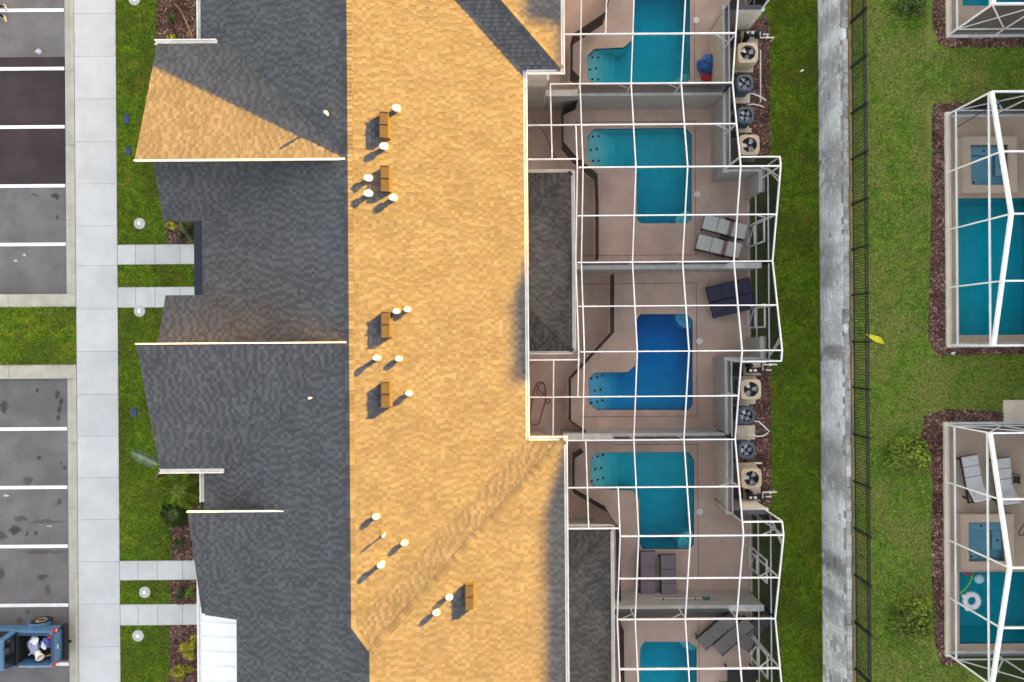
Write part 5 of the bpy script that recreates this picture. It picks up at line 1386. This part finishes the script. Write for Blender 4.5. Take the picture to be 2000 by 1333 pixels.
MB().frustum(XB1 - .04, XB1 + .02, TY - .70, TY + .70, Z(1.13), XB1 - .15, XB1 - .09, TY - .60, TY + .60, Z(1.74)).build('window', 'glass_dark', cab)
MB().frustum(-22.98, -22.9, TY - .7, TY + .7, Z(1.16), -22.6, -22.52, TY - .6, TY + .6, Z(1.76)).build('window', 'glass_dark', cab)
MB().box(XB1 + .022, XB1 + .10, TY - .76, TY + .76, Z(.75), Z(1.24)).build('bed_front_panel', 'black', tk, bevel=.02)
MB().box(XB1, XB0 - .06, TY - .60, TY + .60, Z(.70), Z(.76)).build('bed_floor', 'black', tk)
for s in (1, -1):
    sd = MB(); ya, yb = sorted((TY + s * .62, TY + s * .80)); sd.box(XB1, XB0, ya, yb, Z(.55), Z(1.20)).build('bed_side', 'truck_blue', tk, bevel=.04)
    ya, yb = sorted((TY + s * .60, TY + s * .70)); MB().box(XB1 + .1, XB0 - .12, ya, yb, Z(1.203), Z(1.235)).build('bed_rail', 'tile_dark', tk, bevel=.01)
    for xa in (-20.22, -23.7):
        f = MB(); ya, yb = sorted((TY + s * .80, TY + s * .95)); n = 12; cx = xa
        for i in range(n):
            a0, a1 = math.pi * (.08 + .84 * i / n), math.pi * (.08 + .84 * (i + 1) / n)
            pts = []
            for (rr) in (.47, .53):
                for a in (a0, a1): pts.append((cx + rr * math.cos(a), Z(.40) + rr * math.sin(a)))
            (x0, z0), (x1, z1), (x2, z2), (x3, z3) = pts
            f._hex([(x0, ya, z0), (x1, ya, z1), (x1, yb, z1), (x0, yb, z0), (x2, ya, z2), (x3, ya, z3), (x3, yb, z3), (x2, yb, z2)])
        f.build('fender', 'truck_blue' if False else 'truck_blue', tk)
        wh = MB(); prof = [(.30, -.13), (.385, -.13), (.41, -.09), (.41, .09), (.385, .13), (.30, .13)]
        wh.lathe((0, 0, 0), [(.25, -.12)] + prof + [(.25, .12)], 28); wh.xf(Matrix.Translation(Vector((xa, TY + s * .84, Z(.41)))) @ Matrix.Rotation(R(90), 4, 'X'))
        w = wh.build('wheel', 'rubber', tk)
        rm = MB().lathe((0, 0, 0), [(.25, -.02), (.25, .10), (.21, .125), (.08, .08), (.05, .10)], 20).xf(Matrix.Translation(Vector((xa, TY + s * .86, Z(.41)))) @ Matrix.Rotation(R(-90 * s), 4, 'X'))
        rm.build('rim', 'rim', w)
tg = MB().box(XB0 - .06, XB0 + .07, TY - .64, TY + .64, Z(.615), Z(1.19)).build('tailgate', 'truck_blue', tk, bevel=.03)
MB().box(XB0 + .071, XB0 + .085, TY - .09, TY + .09, Z(.92), Z(.98)).build('badge', 'vent_white', tg)
MB().box(XB0 - .055, XB0 + .06, TY - .6, TY + .6, Z(1.192), Z(1.2)).build('top_strip', 'tile_dark', tg)
bp = MB().box(XB0 + .0, XB0 + .22, TY - .82, TY + .82, Z(.40), Z(.61)).build('bumper', 'black', tk, bevel=.05)
MB().box(XB0 + .24, XB0 + .34, TY - .05, TY + .05, Z(.40), Z(.47)).build('hitch', 'black_metal', bp)
for s in (1, -1):
    tl = MB().box(XB0 - .05, XB0 + .06, *sorted((TY + s * .655, TY + s * .81)), Z(.86), Z(1.16)).build('tail_light', 'red_lens', tk, bevel=.03)
    MB().box(XB0 + .062, XB0 + .07, *sorted((TY + s * .70, TY + s * .77)), Z(.97), Z(1.06)).build('reverse_lens', 'vent_white', tl)
    MB().box(-22.75, -22.6, *sorted((TY + s * .83, TY + s * 1.02)), Z(1.15), Z(1.32)).build('mirror', 'black', tk, bevel=.02)
# load in the bed
zb = Z(.762)
t = thing('bucket', (-19.92, TY - .22, zb), 'white plastic bucket lying open among the load in the truck bed', 'bucket')
bk = MB(); bk.lathe((0, 0, 0), [(.0001, .0), (.12, .0), (.145, .33), (.16, .33), (.16, .36), (.135, .36), (.115, .02), (.0001, .02)], 22)
bk.xf(Matrix.Translation(Vector((-20.05, TY - .25, zb + .17))) @ Matrix.Rotation(R(52), 4, Vector((.5, 1, 0)))).build('pail', 'vent_white', t)
blob('tarpaulin', (-20.25, TY + .05, zb + .12), (.24, .38, .12), 'tarp_grey', 'crumpled grey-blue tarpaulin in the truck bed', 'tarpaulin', seed=8, amp=.3, freq=3)
blob('cloth_bundle', (-20.12, TY + .30, zb + .25), (.17, .16, .10), 'cloth_white', 'bundle of white rags on top of the tarpaulin in the truck bed', 'rags', seed=9, amp=.35, freq=4)
blob('plastic_bag', (-19.66, TY + .18, zb + .14), (.22, .22, .14), 'cloth_blue', 'crumpled blue and white bag against the tailgate', 'bag', seed=10, amp=.35, freq=4)
blob('plastic_bag', (-19.72, TY + .08, zb + .24), (.10, .16, .07), 'cloth_white', 'white plastic bag on top of the blue bag in the truck bed', 'bag', seed=12, amp=.4, freq=4)
tag(MB().lathe((-19.48, TY + .45, zb), [(.07, 0), (.09, .25), (.09, .27)], 16).build('cup', 'red_plastic'), 'red plastic cup standing in the truck bed corner', 'cup')
tag(MB().beam((-20.5, TY - .42, zb + .06), (-20.15, TY - .05, zb + .12), .06, .04).build('hand_tool', 'cloth_white', bevel=.01), 'white handled tool lying in the truck bed', 'tool')
tag(MB().beam((-19.9, TY - .50, zb + .04), (-19.55, TY - .40, zb + .05), .08, .06).build('wooden_block', 'frond_dead', bevel=.01), 'short tan wooden block in the truck bed', 'block')

for o_ in (tk, *[bpy.data.objects[n_] for n_ in ('bucket', 'tarpaulin', 'cloth_bundle', 'plastic_bag', 'plastic_bag.001', 'cup', 'hand_tool', 'wooden_block')]):
    o_.location.x -= .30
    if o_ is tk: o_.scale = (.97, .97, .97)
    else: o_.location.z -= .02; o_.location.x -= .05

# ------------------------------------------------------------------ person at the edge of the parking lot (mid-stride)
fx, fy = P(13, 26, -.1).x, P(13, 26, -.1).y
per = thing('person', (fx - .05, fy, zg), 'person in dark clothes and tan shoes walking across the parking lot', 'person')
def skin(name, joints, edges, mat, parent, sub=2):
    me = bpy.data.meshes.new(name); og = ORG[parent.name]
    me.from_pydata([tuple(Vector(j[0]) - og) for j in joints], edges, []); o = bpy.data.objects.new(name, me); COL.objects.link(o); o.parent = parent; ORG[o.name] = og
    md = o.modifiers.new('skin', 'SKIN'); md.use_smooth_shade = True
    for i, j in enumerate(joints):
        r = j[1]; me.skin_vertices[0].data[i].radius = (r, r) if not isinstance(r, tuple) else r
    me.skin_vertices[0].data[0].use_root = True
    s = o.modifiers.new('sub', 'SUBSURF'); s.levels = sub; s.render_levels = sub; me.materials.append(MATS[mat]); return o
# local frame: walking towards +Y-ish/-X; f = forward
F = Vector((.35, -.94, 0)).normalized(); S_ = Vector((F.y, -F.x, 0)); O = Vector((fx - .05, fy, zg))
def B(f, s, z): return O + F * f + S_ * s + Vector((0, 0, z))
J = [(B(0, 0, .96), (.15, .11)), (B(.0, 0, 1.12), (.14, .10)), (B(.02, 0, 1.32), (.17, .11)), (B(.02, 0, 1.44), (.12, .09)), (B(.03, 0, 1.53), .055), (B(.05, 0, 1.60), .06), (B(.06, 0, 1.68), (.085, .10)), (B(.06, 0, 1.77), (.08, .095)), (B(.05, 0, 1.83), .05),
     (B(.02, .19, 1.41), .065), (B(-.08, .24, 1.15), .048), (B(.02, .25, .92), .036), (B(.06, .25, .84), .03),
     (B(.02, -.19, 1.41), .065), (B(.10, -.24, 1.15), .048), (B(.26, -.24, .97), .036), (B(.32, -.23, .90), .03),
     (B(.02, .10, .88), .095), (B(.16, .10, .50), .062), (B(.20, .10, .10), .045),
     (B(-.02, -.10, .88), .095), (B(-.04, -.10, .50), .062), (B(-.22, -.10, .14), .045)]
E = [(0, 1), (1, 2), (2, 3), (3, 4), (4, 5), (5, 6), (6, 7), (7, 8), (3, 9), (9, 10), (10, 11), (11, 12), (3, 13), (13, 14), (14, 15), (15, 16), (0, 17), (17, 18), (18, 19), (0, 20), (20, 21), (21, 22)]
skin('body', J, E, 'skin', per)
def fat(idx, k): return [(J[i][0], tuple(x * k for x in J[i][1]) if isinstance(J[i][1], tuple) else J[i][1] * k) for i in idx]
skin('trousers', fat([0, 17, 18, 19, 20, 21, 22], 1.13), [(0, 1), (1, 2), (2, 3), (0, 4), (4, 5), (5, 6)], 'trousers', per)
sh = fat([1, 2, 3, 9, 10, 13, 14], 1.12); sh.insert(0, (B(0, 0, .98), (.165, .125)))
skin('shirt', sh, [(0, 1), (1, 2), (2, 3), (3, 4), (4, 5), (3, 6), (6, 7)], 'shirt', per)
for (f0, s0, z0, tl) in ((.20, .10, .0, 0), (-.24, -.10, .02, .10)):
    mb = MB(); 
    mb.frustum(-.11, .18, -.05, .05, .0, -.09, .15, -.04, .04, .055); mb.frustum(-.10, .06, -.042, .042, .055, -.08, .02, -.035, .035, .12)
    c = B(f0, s0, z0); mt = Matrix.Translation(c) @ Matrix.Rotation(math.atan2(F.y, F.x), 4, 'Z') @ Matrix.Rotation(tl, 4, 'Y')
    mb.xf(mt).build('shoe', 'shoe_tan', per, bevel=.015)
for sgn, w in ((1, J[12][0]), (-1, J[16][0])):
    for k in range(5):
        off = F * (.012 * (k - 2)) if k < 4 else F * .035; ln = (.085, .095, .09, .075, .06)[k]
        q0 = w + off; d = Vector((0, 0, -1)) + F * (.12 + .15 * (k == 4)); q1 = q0 + d * ln * .5; q2 = q1 + (d + F * .35).normalized() * ln * .45
        MB().tube([q0 + Vector((0, 0, .03)), q1, q2], [.010, .009, .007], 6).build('finger', 'skin', per, smooth=True)
hd = B(.045, 0, 1.76); blob('hair', (hd.x - F.x * .015, hd.y - F.y * .015, hd.z + .035), (.098, .098, .085), 'hair', None, None, per, 3, .04)
for s in (-1, 1):
    MB().lathe(tuple(B(.145, s * .032, 1.715)), [(.004, -.008), (.012, 0), (.004, .008)], 8).build('eye', 'black', per)
    MB().lathe(tuple(B(.05, s * .092, 1.70)), [(.005, -.03), (.018, 0), (.008, .03)], 8).build('ear', 'skin', per)
MB().frustum(-.012, .012, -.014, .014, 0, -.004, .004, -.006, .006, .05).xf(Matrix.Translation(B(.152, 0, 1.665))).build('nose', 'skin', per)
MB().obox(tuple(B(.142, 0, 1.635)), (.012, .045, .012), math.atan2(F.y, F.x)).build('mouth', 'red_plastic', per)
